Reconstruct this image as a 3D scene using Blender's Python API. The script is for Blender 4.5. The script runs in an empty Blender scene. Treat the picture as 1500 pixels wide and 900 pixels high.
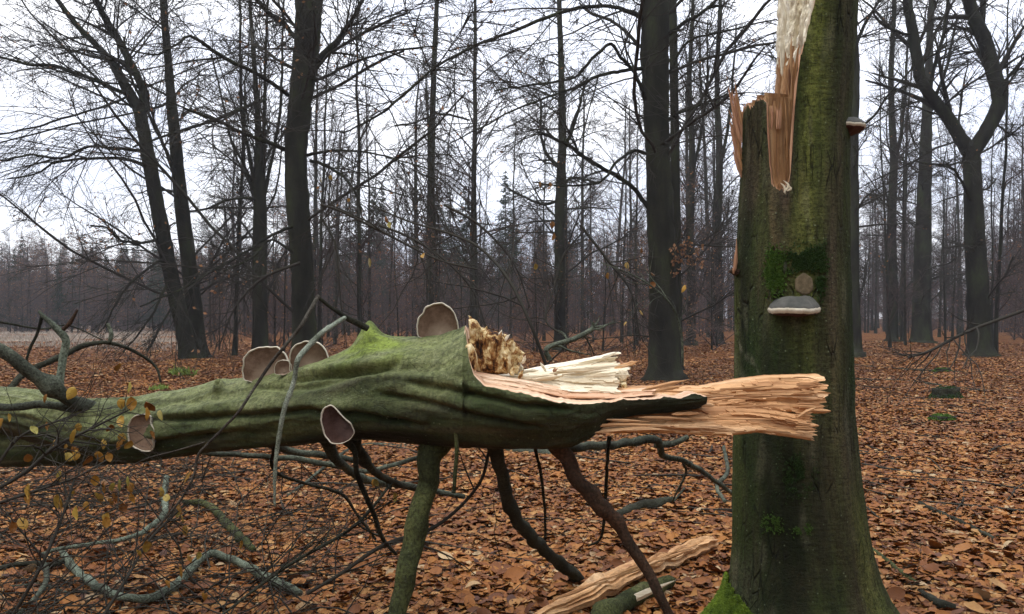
import bpy, math, random
import numpy as np
from mathutils import Vector, noise as mn

# ------------------------------------------------------------------ camera, world, sun, exposure
SC = bpy.context.scene
F, HY, CAMZ = 1180.0, 465.0, 1.6          # focal length in photo pixels, horizon row, eye height (m)
cd = bpy.data.cameras.new('camera')
cam = bpy.data.objects.new('camera', cd)
SC.collection.objects.link(cam)
cam.location = (0, 0, CAMZ)
cam.rotation_euler = (math.radians(90), 0, 0)
cd.sensor_width = 36
cd.lens = 36 * F / 1500
cd.shift_y = (HY - 450) / 1500
cd.clip_start = 0.05
cd.clip_end = 3000
SC.camera = cam

SUN_EL, SUN_AZ = 62, 232                  # azimuth, clockwise from +Y: behind the camera, to the left
w = bpy.data.worlds.new('World')
SC.world = w
w.use_nodes = True
nt = w.node_tree
nt.nodes.clear()
def wn(t, **k):
    n = nt.nodes.new(t)
    for a, b in k.items():
        setattr(n, a, b)
    return n
sky = wn('ShaderNodeTexSky', sky_type='NISHITA', sun_disc=False)
sky.sun_elevation = math.radians(SUN_EL)
sky.sun_rotation = math.radians(SUN_AZ)
tc = wn('ShaderNodeTexCoord')
mp = wn('ShaderNodeMapping')
mp.inputs['Scale'].default_value = (1, 1, 2.6)
n1 = wn('ShaderNodeTexNoise')
n1.inputs['Scale'].default_value = 2.7
n1.inputs['Detail'].default_value = 7
n1.inputs['Roughness'].default_value = .58
cr = wn('ShaderNodeValToRGB')
cr.color_ramp.elements[0].position = .34
cr.color_ramp.elements[0].color = (7.2, 7.7, 9.2, 1)
cr.color_ramp.elements[1].position = .62
cr.color_ramp.elements[1].color = (10.6, 10.7, 11.2, 1)
sep = wn('ShaderNodeSeparateXYZ')
zr = wn('ShaderNodeMapRange')
zr.inputs['From Min'].default_value = 0
zr.inputs['From Max'].default_value = 1
zr.inputs['To Min'].default_value = 1.0
zr.inputs['To Max'].default_value = 2.2
mul = wn('ShaderNodeVectorMath', operation='SCALE')
mx = wn('ShaderNodeMix', data_type='RGBA')
mx.inputs['Factor'].default_value = .90
bg = wn('ShaderNodeBackground')
bg.inputs['Strength'].default_value = .127
wo = wn('ShaderNodeOutputWorld')
L = nt.links.new
L(tc.outputs['Generated'], mp.inputs[0]); L(mp.outputs[0], n1.inputs['Vector']); L(n1.outputs['Fac'], cr.inputs[0])
L(tc.outputs['Generated'], sep.inputs[0]); L(sep.outputs['Z'], zr.inputs['Value'])
L(cr.outputs[0], mul.inputs[0]); L(zr.outputs[0], mul.inputs['Scale'])
L(sky.outputs[0], mx.inputs['A']); L(mul.outputs[0], mx.inputs['B']); L(mx.outputs['Result'], bg.inputs['Color'])
L(bg.outputs[0], wo.inputs['Surface'])

sd = bpy.data.lights.new('sun', 'SUN')
sd.energy = 1.5
sd.angle = math.radians(24)
sd.color = (1, .95, .88)
sun = bpy.data.objects.new('sun', sd)
SC.collection.objects.link(sun)
az, el = math.radians(SUN_AZ), math.radians(SUN_EL)
sdir = Vector((math.sin(az) * math.cos(el), math.cos(az) * math.cos(el), math.sin(el)))
sun.rotation_euler = sdir.to_track_quat('Z', 'Y').to_euler()

SC.view_settings.view_transform = 'Standard'
SC.view_settings.look = 'None'
SC.view_settings.exposure = 0.0
SC.view_settings.gamma = 1
SC.cycles.max_bounces = 5
SC.cycles.diffuse_bounces = 3
SC.cycles.volume_bounces = 0
SC.cycles.use_denoising = True

# ------------------------------------------------------------------ helpers
rng = np.random.default_rng(11)
random.seed(5)
COL = SC.collection

def P(px, py, Y):
    return np.array([(px - 750) * Y / F, Y, CAMZ - (py - HY) * Y / F])

def gz(x, y):
    """ground height"""
    x = np.asarray(x, float); y = np.asarray(y, float)
    r = np.hypot(x, y)
    z = .035 * np.sin(x * 1.1 + 1.3 * np.sin(y * .7)) * np.cos(y * .9 + .6 * np.sin(x * .8 + 2))
    z = z + .018 * np.sin(x * 3.1 + y * 1.9) * np.sin(y * 2.7 - x * 1.3)
    z = z + .10 * np.sin(x * .23 + .5) * np.sin(y * .19 + .3) * np.clip(r / 12, 0, 1)
    return z - .02

def tag(o, label=None, cat=None, group=None, kind=None):
    if label: o['label'] = label
    if cat: o['category'] = cat
    if group: o['group'] = group
    if kind: o['kind'] = kind
    return o

def empty(name, loc=(0, 0, 0)):
    o = bpy.data.objects.new(name, None)
    COL.objects.link(o)
    o.location = loc
    o.empty_display_size = .2
    return o

def link(name, me, parent=None):
    o = bpy.data.objects.new(name, me)
    COL.objects.link(o)
    if parent is not None:
        o.parent = parent
        if parent.type == 'EMPTY' and any(parent.location) and not parent.get('local'):
            o.location = -parent.location
    return o

def mesh(name, V, Q=None, T=None, mats=(), smooth=True, mi=None, cols=None):
    """mesh from numpy verts, quads and tris"""
    V = np.asarray(V, np.float32).reshape(-1, 3)
    Q = np.zeros((0, 4), np.int32) if Q is None or len(Q) == 0 else np.asarray(Q, np.int32).reshape(-1, 4)
    T = np.zeros((0, 3), np.int32) if T is None or len(T) == 0 else np.asarray(T, np.int32).reshape(-1, 3)
    me = bpy.data.meshes.new(name)
    me.vertices.add(len(V)); me.vertices.foreach_set('co', V.ravel())
    nl = Q.size + T.size
    me.loops.add(nl)
    me.loops.foreach_set('vertex_index', np.concatenate([Q.ravel(), T.ravel()]).astype(np.int32))
    npoly = len(Q) + len(T)
    me.polygons.add(npoly)
    st = np.concatenate([np.arange(len(Q)) * 4, Q.size + np.arange(len(T)) * 3]).astype(np.int32)
    me.polygons.foreach_set('loop_start', st)
    me.polygons.foreach_set('use_smooth', np.full(npoly, smooth, bool))
    if mi is not None:
        me.polygons.foreach_set('material_index', np.asarray(mi, np.int32))
    for m in mats:
        me.materials.append(m)
    if cols is not None:
        for k, c in cols.items():
            a = me.attributes.new(k, 'FLOAT', 'POINT')
            a.data.foreach_set('value', np.asarray(c, np.float32).ravel())
    me.update(calc_edges=True)
    return me

def tubes(Pt, R, sides, cap=True):
    """Pt (B,n,3), R (B,n) -> verts, quads, tris of B tubes"""
    Pt = np.asarray(Pt, float); R = np.asarray(R, float)
    B, n, _ = Pt.shape
    T = np.gradient(Pt, axis=1)
    T /= np.linalg.norm(T, axis=2, keepdims=True) + 1e-9
    mt = T.mean(1)
    ref = np.where((np.abs(mt[:, 2:3]) > .8), np.array([[1., .1, 0]]), np.array([[.05, .1, 1.]]))
    U = np.cross(T, ref[:, None, :]); U /= np.linalg.norm(U, axis=2, keepdims=True) + 1e-9
    W = np.cross(T, U)
    a = np.arange(sides) / sides * 2 * np.pi
    V = Pt[:, :, None, :] + R[:, :, None, None] * (np.cos(a)[None, None, :, None] * U[:, :, None, :] + np.sin(a)[None, None, :, None] * W[:, :, None, :])
    V = V.reshape(-1, 3)
    b = np.arange(B)[:, None, None] * n * sides
    i = np.arange(n - 1)[None, :, None] * sides
    j = np.arange(sides)[None, None, :]; j2 = (j + 1) % sides
    Q = np.stack([b + i + j, b + i + j2, b + i + sides + j2, b + i + sides + j], -1).reshape(-1, 4)
    return V, Q

class MB:
    """collects geometry for one mesh"""
    def __init__(s): s.V = []; s.Q = []; s.T = []; s.n = 0
    def add(s, V, Q=None, T=None):
        V = np.asarray(V, float).reshape(-1, 3)
        if Q is not None and len(Q): s.Q.append(np.asarray(Q) + s.n)
        if T is not None and len(T): s.T.append(np.asarray(T) + s.n)
        s.V.append(V); s.n += len(V)
    def tube(s, Pt, R, sides): s.add(*tubes(Pt, R, sides))
    def mesh(s, name, mats, smooth=True):
        return mesh(name, np.concatenate(s.V), np.concatenate(s.Q) if s.Q else None, np.concatenate(s.T) if s.T else None, mats, smooth)

def crom(K, n):
    """Catmull-Rom through rows of K, n samples a segment"""
    K = np.asarray(K, float)
    A = np.vstack([2 * K[0] - K[1], K, 2 * K[-1] - K[-2]])
    out = []
    t = np.linspace(0, 1, n, endpoint=False)[:, None]
    for i in range(1, len(A) - 2):
        p0, p1, p2, p3 = A[i - 1:i + 3]
        out.append(.5 * ((2 * p1) + (-p0 + p2) * t + (2 * p0 - 5 * p1 + 4 * p2 - p3) * t * t + (-p0 + 3 * p1 - 3 * p2 + p3) * t ** 3))
    out.append(A[-2][None])
    return np.vstack(out)

def pxpath(pts, n=8):
    """[(px,py,Y,width px)] -> points (m,3), radii (m)"""
    K = []
    for px, py, Y, wd in pts:
        K.append(list(P(px, py, Y)) + [wd / 2 * Y / F])
    C = crom(K, n)
    return C[:, :3], np.maximum(C[:, 3], .0006)

def nz(x, y, z):
    """value-like noise field, vectorised sum of mathutils noise"""
    x, y, z = np.broadcast_arrays(x, y, z)
    s = x.shape
    f = mn.noise
    return np.array([f((a, b, c)) for a, b, c in zip(x.ravel().tolist(), y.ravel().tolist(), z.ravel().tolist())]).reshape(s)

# ------------------------------------------------------------------ materials
def newmat(name, rough=.85, spec=.3):
    m = bpy.data.materials.new(name)
    m.use_nodes = True
    t = m.node_tree
    b = t.nodes['Principled BSDF']
    b.inputs['Roughness'].default_value = rough
    b.inputs['Specular IOR Level'].default_value = spec
    return m, t, b

class G:
    """tiny node graph writer"""
    def __init__(s, t): s.t = t; s.L = t.links.new
    def n(s, kind, **k):
        x = s.t.nodes.new('ShaderNode' + kind)
        for a, b in k.items(): setattr(x, a, b)
        return x
    def coord(s, scale=(1, 1, 1), out='Object', loc=(0, 0, 0)):
        c = s.n('TexCoord'); m = s.n('Mapping'); m.inputs['Scale'].default_value = scale; m.inputs['Location'].default_value = loc
        s.L(c.outputs[out], m.inputs[0]); return m.outputs[0]
    def noise(s, v, scale, detail=4, rough=.55, dist=0):
        x = s.n('TexNoise'); x.inputs['Scale'].default_value = scale; x.inputs['Detail'].default_value = detail
        x.inputs['Roughness'].default_value = rough; x.inputs['Distortion'].default_value = dist
        s.L(v, x.inputs['Vector']); return x.outputs['Fac']
    def vor(s, v, scale, feature='F1', out='Distance'):
        x = s.n('TexVoronoi', feature=feature); x.inputs['Scale'].default_value = scale
        s.L(v, x.inputs['Vector']); return x.outputs[out]
    def ramp(s, f, stops):
        x = s.n('ValToRGB'); e = x.color_ramp.elements
        for i, (p, c) in enumerate(stops):
            el = e[i] if i < 2 else e.new(p)
            el.position = p; el.color = (*c, 1) if len(c) == 3 else c
        s.L(f, x.inputs[0]); return x.outputs[0]
    def val(s, f, a, b, c=0., d=1.):
        x = s.n('MapRange'); x.inputs['From Min'].default_value = a; x.inputs['From Max'].default_value = b
        x.inputs['To Min'].default_value = c; x.inputs['To Max'].default_value = d
        s.L(f, x.inputs['Value']); return x.outputs[0]
    def mix(s, f, a, b, mode='MIX'):
        x = s.n('Mix', data_type='RGBA', blend_type=mode)
        for k, v in (('Factor', f), ('A', a), ('B', b)):
            if isinstance(v, (int, float)): x.inputs[k].default_value = v
            elif isinstance(v, tuple): x.inputs[k].default_value = (*v, 1)
            else: s.L(v, x.inputs[k])
        return x.outputs['Result']
    def math(s, op, a, b=None):
        x = s.n('Math', operation=op)
        for i, v in enumerate((a, b)):
            if v is None: continue
            if isinstance(v, (int, float)): x.inputs[i].default_value = v
            else: s.L(v, x.inputs[i])
        return x.outputs[0]
    def attr(s, name):
        x = s.n('Attribute', attribute_name=name); return x.outputs['Fac']
    def rnd(s): return s.n('ObjectInfo').outputs['Random']
    def bump(s, b, h, dist, strength=1.):
        x = s.n('Bump'); x.inputs['Distance'].default_value = dist; x.inputs['Strength'].default_value = strength
        s.L(h, x.inputs['Height']); s.L(x.outputs[0], b.inputs['Normal'])

def bark_far():
    m, t, b = newmat('far_bark', .95, .04); g = G(t)
    c = g.coord((1, 1, .35))
    f = g.noise(c, 2.2, 5)
    col = g.ramp(f, [(.3, (.012, .011, .008)), (.5, (.027, .027, .018)), (.7, (.044, .052, .024))])
    t2 = g.noise(g.coord((6, 6, 1.2)), 6, 4)
    col = g.mix(g.val(t2, .3, .7, 0, .6), col, (.022, .02, .018))
    g.L(col, b.inputs['Base Color'])
    g.bump(b, t2, .03, .6)
    return m
def twig_mat(name, a, c2):
    m, t, b = newmat(name, .95, .04); g = G(t)
    col = g.mix(g.noise(g.coord(), 1.3, 2), a, c2)
    g.L(col, b.inputs['Base Color'])
    return m
M = {}
M['bark_far'] = bark_far()
M['twig'] = twig_mat('twig_bark', (.040, .032, .030), (.075, .055, .048))
M['twig_dark'] = twig_mat('dark_twig_bark', (.028, .026, .022), (.05, .046, .036))
M['twig_far'] = twig_mat('far_twig_bark', (.060, .046, .044), (.11, .080, .072))
M['needles'] = twig_mat('spruce_needles', (.018, .032, .018), (.035, .050, .028))
M['branch_grey'] = None

def bark_near(name, cols, grain=(1, 1, 1), rough=.8, sc=1.0, attr=False, bumpd=.012):
    m, t, b = newmat(name, .9, .10); g = G(t)
    big = g.noise(g.coord(grain), 5 * sc, 6, .62, .3)
    col = g.ramp(big, [(.30, cols[0]), (.47, cols[1]), (.60, cols[2]), (.76, cols[3])])
    fine = g.noise(g.coord(), 90 * sc, 5, .7)
    med = g.noise(g.coord(grain), 26 * sc, 5, .6)
    col = g.mix(g.val(fine, .42, .62, 0, .75), col, (.010, .010, .006))
    spots = g.vor(g.coord(), 55 * sc)
    col = g.mix(g.val(spots, .05, .16, .35, 0), col, (.22, .24, .17))
    g.L(col, b.inputs['Base Color'])
    h = g.math('ADD', g.math('MULTIPLY', fine, .45), med)
    g.bump(b, h, bumpd, 1.)
    return m
M['b_mossy'] = bark_near('mossy_branch_bark', [(.018, .022, .010), (.05, .058, .022), (.09, .10, .035), (.13, .12, .06)])
M['b_grey'] = bark_near('grey_branch_bark', [(.03, .033, .024), (.065, .072, .052), (.12, .135, .095), (.20, .22, .16)])
M['b_dark'] = bark_near('dark_branch_bark', [(.014, .014, .010), (.03, .03, .020), (.05, .052, .035), (.09, .085, .06)])
M['b_rust'] = bark_near('rusty_branch_bark', [(.03, .018, .012), (.07, .04, .025), (.11, .06, .035), (.12, .10, .05)])
M['b_pale'] = bark_near('pale_grey_green_bark', [(.055, .062, .045), (.12, .14, .10), (.20, .235, .17), (.30, .34, .26)])
M['b_twig'] = bark_near('brown_grey_twig_bark', [(.03, .025, .02), (.06, .05, .04), (.11, .10, .08), (.16, .17, .13)], sc=2.)
M['b_lichen'] = bark_near('lichen_twig_bark', [(.12, .13, .09), (.25, .28, .21), (.36, .40, .31), (.45, .48, .38)], sc=2.5)

def trunk_mat(name, grain, crackf=.8, wrf=.4, finef=.7, bd=.016, sp_=(.88, .10), algc=((.3, (.07, .085, .014)), (.55, (.19, .21, .045)), (.75, (.29, .30, .085)))):
    """beech bark with algae; attributes: algae (yellow green; on the log also painted top light), dark (wet stain; on the log also painted underside shade), pale (abrasion)"""
    m, t, b = newmat(name, *sp_); g = G(t)
    big = g.noise(g.coord(grain), 6, 7, .65, .4)
    base = g.ramp(big, [(.28, (.012, .024, .007)), (.43, (.030, .050, .013)), (.58, (.055, .060, .024)), (.72, (.11, .078, .042))])
    ga = g.noise(g.coord(), 30, 6, .7)
    alg = g.ramp(ga, algc)
    base = g.mix(g.math('MULTIPLY', g.attr('brown'), g.val(g.noise(g.coord(grain), 11, 5, .7), .3, .6, .4, 1)), base, g.ramp(big, [(.3, (.032, .022, .014)), (.55, (.080, .058, .038)), (.75, (.14, .105, .072))]))
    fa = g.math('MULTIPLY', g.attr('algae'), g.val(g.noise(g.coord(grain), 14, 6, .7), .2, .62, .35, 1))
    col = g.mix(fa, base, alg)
    col = g.mix(g.attr('lime'), col, (.24, .32, .045))
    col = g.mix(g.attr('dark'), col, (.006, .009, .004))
    col = g.mix(g.attr('pale'), col, (.20, .19, .12))
    fine = g.noise(g.coord(), 85, 6, .8)
    med = g.noise(g.coord(grain), 40, 6, .7)
    wr = g.noise(g.coord((1 if grain[0] < 1 else .25, 1, 1 if grain[2] < 1 else .25)), 60, 4, .6)
    col = g.mix(g.val(wr, .52, .66, 0, .4), col, (.012, .013, .008))
    crack = g.vor(g.coord(grain), 24, 'DISTANCE_TO_EDGE')
    ck = g.val(crack, 0, .035, 1, 0)
    ckm = g.math('MULTIPLY', ck, g.val(g.noise(g.coord(), 5, 2), .5, .62, 0, crackf))
    col = g.mix(ckm, col, (.006, .006, .004))
    col = g.mix(g.val(fine, .46, .62, 0, finef), col, (.008, .009, .006))
    col = g.mix(g.val(med, .5, .66, 0, .45), col, (.014, .013, .008))
    sp = g.vor(g.coord(), 26)
    col = g.mix(g.math('MULTIPLY', g.val(sp, .05, .12, 1, 0), .6), col, (.22, .26, .15))
    g.L(col, b.inputs['Base Color'])
    h = g.math('ADD', g.math('ADD', g.math('MULTIPLY', fine, .5), med), g.math('MULTIPLY', wr, wrf))
    h = g.math('SUBTRACT', h, g.math('MULTIPLY', ckm, 1.2))
    g.bump(b, h, bd, 1.)
    return m
M['trunk'] = trunk_mat('standing_trunk_bark', (1, 1, .14), .8, .8)
M['log'] = trunk_mat('fallen_trunk_bark', (.3, 1, 1), .2, .6, .45, .011, (.66, .18), ((.3, (.135, .155, .052)), (.50, (.215, .240, .095)), (.72, (.33, .355, .17))))

def wood_mat(name, cols, grain, stain=(.20, .09, .03), sf=.5, bumpd=.006, big=9):
    m, t, b = newmat(name, .62, .25); g = G(t)
    fib = g.noise(g.coord(grain), 75, 6, .68, .25)
    wide = g.noise(g.coord(grain), big, 5, .6, .5)
    col = g.ramp(wide, [(.30, cols[0]), (.5, cols[1]), (.72, cols[2])])
    col = g.mix(g.val(fib, .34, .58, .45, 0), col, stain)
    blot = g.noise(g.coord(), 12, 5, .6)
    col = g.mix(g.val(blot, .56, .78, 0, sf), col, stain)
    g.L(col, b.inputs['Base Color'])
    g.bump(b, g.math('ADD', fib, g.math('MULTIPLY', wide, 1.4)), bumpd, 1.)
    return m
M['wood_tan'] = wood_mat('fresh_tan_wood', [(.36, .155, .06), (.62, .35, .16), (.78, .54, .32)], (.05, 1, 1), sf=.45, big=14)
M['wood_cream'] = wood_mat('rotted_cream_wood', [(.55, .46, .30), (.80, .73, .56), (.86, .81, .68)], (.12, 1, 1), stain=(.42, .27, .12), sf=.25)
M['wood_tanz'] = wood_mat('fresh_tan_wood_upright', [(.13, .05, .018), (.40, .21, .085), (.60, .40, .21)], (1, 1, .05), stain=(.08, .03, .010), sf=.6, big=16, bumpd=.012)
M['wood_creamz'] = wood_mat('rotted_cream_wood_upright', [(.52, .43, .25), (.82, .76, .58), (.88, .84, .70)], (1, 1, .16), stain=(.30, .19, .08), sf=.6, big=16, bumpd=.012)
M['wood_red'] = wood_mat('reddish_splinter_wood', [(.20, .08, .04), (.42, .22, .12), (.56, .36, .22)], (1, 1, .06), stain=(.10, .04, .02), sf=.3)
M['wood_pink'] = wood_mat('pinkish_cream_wood', [(.50, .26, .14), (.74, .52, .34), (.84, .70, .52)], (.05, 1, 1), stain=(.30, .13, .06), sf=.35, big=14)
def rot_mat():
    m, t, b = newmat('brown_rot_wood', .8, .2); g = G(t)
    f = g.noise(g.coord((1, 1, .45)), 22, 8, .72, .5)
    col = g.ramp(f, [(.38, (.014, .007, .004)), (.44, (.10, .038, .012)), (.49, (.30, .14, .04)), (.535, (.60, .44, .20)), (.62, (.80, .68, .42))])
    g.L(col, b.inputs['Base Color'])
    g.bump(b, g.math('ADD', g.noise(g.coord(), 60, 6, .7), f), .012, 1.)
    return m
M['rot'] = rot_mat()
M['wood_split'] = wood_mat('split_wood_on_ground', [(.26, .11, .04), (.56, .32, .14), (.74, .52, .30)], (.35, .35, 1), stain=(.12, .05, .02), sf=.6, big=8)

def simple(name, a, c2, sc=20, rough=.8, bumpd=.002, bsc=80, spec=.25):
    m, t, b = newmat(name, rough, spec); g = G(t)
    g.L(g.mix(g.val(g.noise(g.coord(), sc, 5, .65), .3, .7), a, c2), b.inputs['Base Color'])
    g.bump(b, g.noise(g.coord(), bsc, 5, .7), bumpd, 1.)
    return m
M['pore'] = simple('fungus_pore_surface', (.085, .046, .032), (.23, .155, .125), 9, .85)
def pore_mat(name, a, b_, pale):
    m, t, b = newmat(name, .9, .1); g = G(t)
    col = g.mix(g.val(g.noise(g.coord(), 22, 5, .7), .35, .65), a, b_)
    col = g.mix(g.val(g.attr('zone'), .75, .1, 0, .8), col, pale)
    g.L(col, b.inputs['Base Color']); g.bump(b, g.noise(g.coord(), 160, 4, .7), .002, 1.); return m
M['pore'] = pore_mat('fungus_pore_surface', (.105, .063, .038), (.20, .135, .090), (.35, .27, .19))
M['pore_dark'] = pore_mat('fungus_dark_pore_surface', (.035, .018, .014), (.075, .042, .032), (.10, .07, .06))
M['rim'] = simple('fungus_rim', (.40, .35, .25), (.62, .57, .45), 30, .7, .003, 60)
M['cap'] = simple('fungus_cap', (.040, .042, .036), (.105, .10, .085), 12, .8, .004, 50)
M['underside'] = simple('fungus_red_underside', (.045, .016, .011), (.085, .032, .02), 15, .7)
M['moss'] = simple('moss_green', (.028, .070, .010), (.10, .18, .025), 60, .9)
M['moss_bright'] = simple('moss_bright_green', (.045, .085, .008), (.20, .29, .028), 14, .9)
M['moss_dark'] = simple('moss_dark_green', (.014, .034, .008), (.038, .08, .013), 50, .9)
M['scar'] = simple('branch_scar_wood', (.075, .058, .030), (.17, .13, .075), 60, .85, .003)
M['grass'] = simple('dry_grass', (.22, .175, .13), (.42, .37, .31), 3, .9)
M['green_grass'] = simple('green_grass_blade', (.10, .16, .03), (.22, .28, .06), 3, .9)

def leaf_mat(name, stops, rough=.58):
    m, t, b = newmat(name, rough, .2); g = G(t)
    col = g.ramp(g.rnd(), stops)
    f = g.noise(g.coord(), 45, 3)
    col = g.mix(g.val(f, .3, .8, 0, .35), col, (.075, .026, .010))
    oi = g.n('ObjectInfo'); mpn = g.n('Mapping'); g.L(oi.outputs['Location'], mpn.inputs[0])
    wet = g.noise(mpn.outputs[0], 1.1, 4, .65)
    col = g.mix(g.val(wet, .42, .70, 0, .6), col, (.070, .026, .012))
    g.L(col, b.inputs['Base Color'])
    g.bump(b, g.noise(g.coord(), 90, 3), .002, .8)
    return m
M['leaf'] = leaf_mat('fallen_leaf_brown', [(0, (.095, .031, .008)), (.25, (.185, .063, .013)), (.5, (.275, .099, .019)), (.75, (.345, .143, .030)), (.93, (.41, .22, .07)), (1, (.46, .34, .19))])
M['leaf_dark'] = leaf_mat('fallen_leaf_dark', [(0, (.03, .014, .010)), (.4, (.075, .030, .017)), (.75, (.13, .050, .022)), (1, (.22, .10, .045))])
M['leaf_yellow'] = leaf_mat('hanging_leaf_yellow', [(0, (.22, .09, .02)), (.4, (.36, .19, .03)), (.75, (.40, .27, .05)), (1, (.28, .26, .06))], .45)
M['leaf_hang'] = twig_mat('dead_hanging_leaf', (.17, .075, .035), (.30, .17, .09))

def ground_mat():
    m, t, b = newmat('leaf_litter_ground', .95, .03); g = G(t)
    c = g.coord((1, 1, 1))
    d = g.n('TexVoronoi', feature='F1'); d.inputs['Scale'].default_value = 17
    nn = g.n('TexNoise'); nn.inputs['Scale'].default_value = 9; nn.inputs['Detail'].default_value = 3
    g.L(c, nn.inputs['Vector'])
    wv = g.n('VectorMath', operation='ADD'); sc = g.n('VectorMath', operation='SCALE'); sc.inputs['Scale'].default_value = .12
    g.L(nn.outputs['Color'], sc.inputs[0]); g.L(c, wv.inputs[0]); g.L(sc.outputs[0], wv.inputs[1]); g.L(wv.outputs[0], d.inputs['Vector'])
    sx = g.n('SeparateColor'); g.L(d.outputs['Color'], sx.inputs[0])
    col = g.ramp(sx.outputs[0], [(0, (.040, .015, .007)), (.3, (.11, .040, .014)), (.6, (.19, .072, .024)), (.85, (.27, .12, .042)), (1, (.34, .22, .11))])
    big = g.noise(c, .35, 5, .6)
    col = g.mix(g.val(big, .35, .7, .0, .5), col, (.075, .030, .016))
    med = g.noise(c, 2.2, 4, .6)
    col = g.mix(g.val(med, .5, .75, 0, .6), col, (.040, .022, .014))
    hg = g.ramp(g.noise(c, 6, 5, .7), [(.35, (.15, .09, .06)), (.52, (.30, .25, .19)), (.72, (.48, .45, .40))])
    col = g.mix(g.attr('heath'), col, hg)
    g.L(col, b.inputs['Base Color'])
    g.bump(b, g.math('ADD', d.outputs['Distance'], g.math('MULTIPLY', g.noise(c, 5, 4), 1.5)), .05, 1.)
    return m
M['ground'] = ground_mat()

# ------------------------------------------------------------------ ground
def heath(x, y):
    px = 750 + x / np.maximum(y, 1) * F
    h = np.clip((y - 36) / 8, 0, 1) * np.clip((285 - px + 22 * np.sin(y * .35)) / 60, 0, 1) * (y > 1)
    return h * np.clip(.50 + .75 * np.sin(x * .55 + y * .31) * np.sin(y * .42 - x * .2), 0, 1)
def build_ground():
    n = 420
    s = np.linspace(-1, 1, n)
    g1 = np.sinh(s * 6.6) / math.sinh(6.6) * 900
    g2 = np.sinh((s + .0) * 6.6) / math.sinh(6.6) * 900 + 4
    X, Y = np.meshgrid(g1, g2)
    Z = gz(X, Y)
    Z = Z + rng.normal(0, .006, Z.shape) * (np.hypot(X, Y) < 40)
    V = np.stack([X, Y, Z], -1).reshape(-1, 3)
    i, j = np.meshgrid(np.arange(n - 1), np.arange(n - 1))
    a = (j * n + i).ravel()
    Q = np.stack([a, a + 1, a + n + 1, a + n], -1)
    me = mesh('ground', V, Q, mats=[M['ground']], cols={'heath': heath(X, Y).ravel()})
    o = link('forest_ground', me)
    tag(o, 'forest floor under brown beech leaf litter', kind='structure')
    return o
GROUND = build_ground()

# ------------------------------------------------------------------ instancing by geometry nodes (for stuff)
def gn_scatter(name, pts, rot, scl, idx, sources, label):
    me = bpy.data.meshes.new(name)
    me.vertices.add(len(pts)); me.vertices.foreach_set('co', np.asarray(pts, np.float32).ravel())
    a = me.attributes.new('rot', 'FLOAT_VECTOR', 'POINT'); a.data.foreach_set('vector', np.asarray(rot, np.float32).ravel())
    a = me.attributes.new('scl', 'FLOAT', 'POINT'); a.data.foreach_set('value', np.asarray(scl, np.float32).ravel())
    a = me.attributes.new('idx', 'INT', 'POINT'); a.data.foreach_set('value', np.asarray(idx, np.int32).ravel())
    o = link(name, me)
    ng = bpy.data.node_groups.new(name + '_nodes', 'GeometryNodeTree')
    ng.interface.new_socket('Geometry', in_out='INPUT', socket_type='NodeSocketGeometry')
    ng.interface.new_socket('Geometry', in_out='OUTPUT', socket_type='NodeSocketGeometry')
    gi = ng.nodes.new('NodeGroupInput'); go = ng.nodes.new('NodeGroupOutput')
    ip = ng.nodes.new('GeometryNodeInstanceOnPoints'); ip.inputs['Pick Instance'].default_value = True
    jg = ng.nodes.new('GeometryNodeJoinGeometry')
    for s in reversed(sources):                       # Join Geometry numbers its instances from the last link
        oi = ng.nodes.new('GeometryNodeObjectInfo'); oi.inputs['Object'].default_value = s; oi.inputs['As Instance'].default_value = True
        ng.links.new(oi.outputs['Geometry'], jg.inputs[0])
    def na(nm, ty):
        x = ng.nodes.new('GeometryNodeInputNamedAttribute'); x.data_type = ty; x.inputs['Name'].default_value = nm; return x.outputs['Attribute']
    ng.links.new(gi.outputs[0], ip.inputs['Points']); ng.links.new(jg.outputs[0], ip.inputs['Instance'])
    ng.links.new(na('rot', 'FLOAT_VECTOR'), ip.inputs['Rotation']); ng.links.new(na('scl', 'FLOAT'), ip.inputs['Scale'])
    ng.links.new(na('idx', 'INT'), ip.inputs['Instance Index'])
    ng.links.new(ip.outputs[0], go.inputs[0])
    md = o.modifiers.new('scatter', 'NODES'); md.node_group = ng
    tag(o, label, kind='stuff')
    return o

# ------------------------------------------------------------------ leaves
def leaf_mesh(name, L_, W_, curl, fold, lobes, mat, seed, nx=8):
    r = np.random.default_rng(seed)
    u = np.linspace(0, 1, nx)
    wd = W_ * np.sin(np.pi * np.clip(u, .0, 1) ** .85) ** .8 * (1 + lobes * np.sin(u * 22)) + .0008
    V = []
    bend = r.normal(0, .25)
    for i, t in enumerate(u):
        for k in (-1, 0, 1):
            x = (t - .5) * L_
            y = k * wd[i] / 2 + bend * L_ * .3 * (t - .5) ** 2
            z = curl * L_ * (2 * t - 1) ** 2 + abs(k) * fold * wd[i] + r.normal(0, .0016)
            V.append((x, y, z))
    Q = []
    for i in range(nx - 1):
        for k in range(2):
            a = i * 3 + k
            Q.append((a, a + 1, a + 4, a + 3))
    return mesh(name, V, Q, mats=[mat], smooth=True)
LV = []
for k, (l_, w_, c_, f_, lb) in enumerate([(.090, .060, .08, .12, 0), (.098, .062, -.06, .20, 0), (.080, .055, .14, -.10, 0), (.110, .066, .06, .28, .14), (.092, .056, .20, .08, 0), (.082, .050, -.10, -.16, 0), (.120, .070, .05, .12, .16), (.074, .056, .03, .32, 0)]):
    LV.append(leaf_mesh('beech_leaf', l_, w_, c_, f_, lb, M['leaf'] if k not in (5,) else M['leaf_dark'], k))
def src(me, name):
    return bpy.data.objects.new(name, me)          # a source only, linked to no collection
LSRC = [src(m, 'leaf_source') for m in LV]

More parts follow.
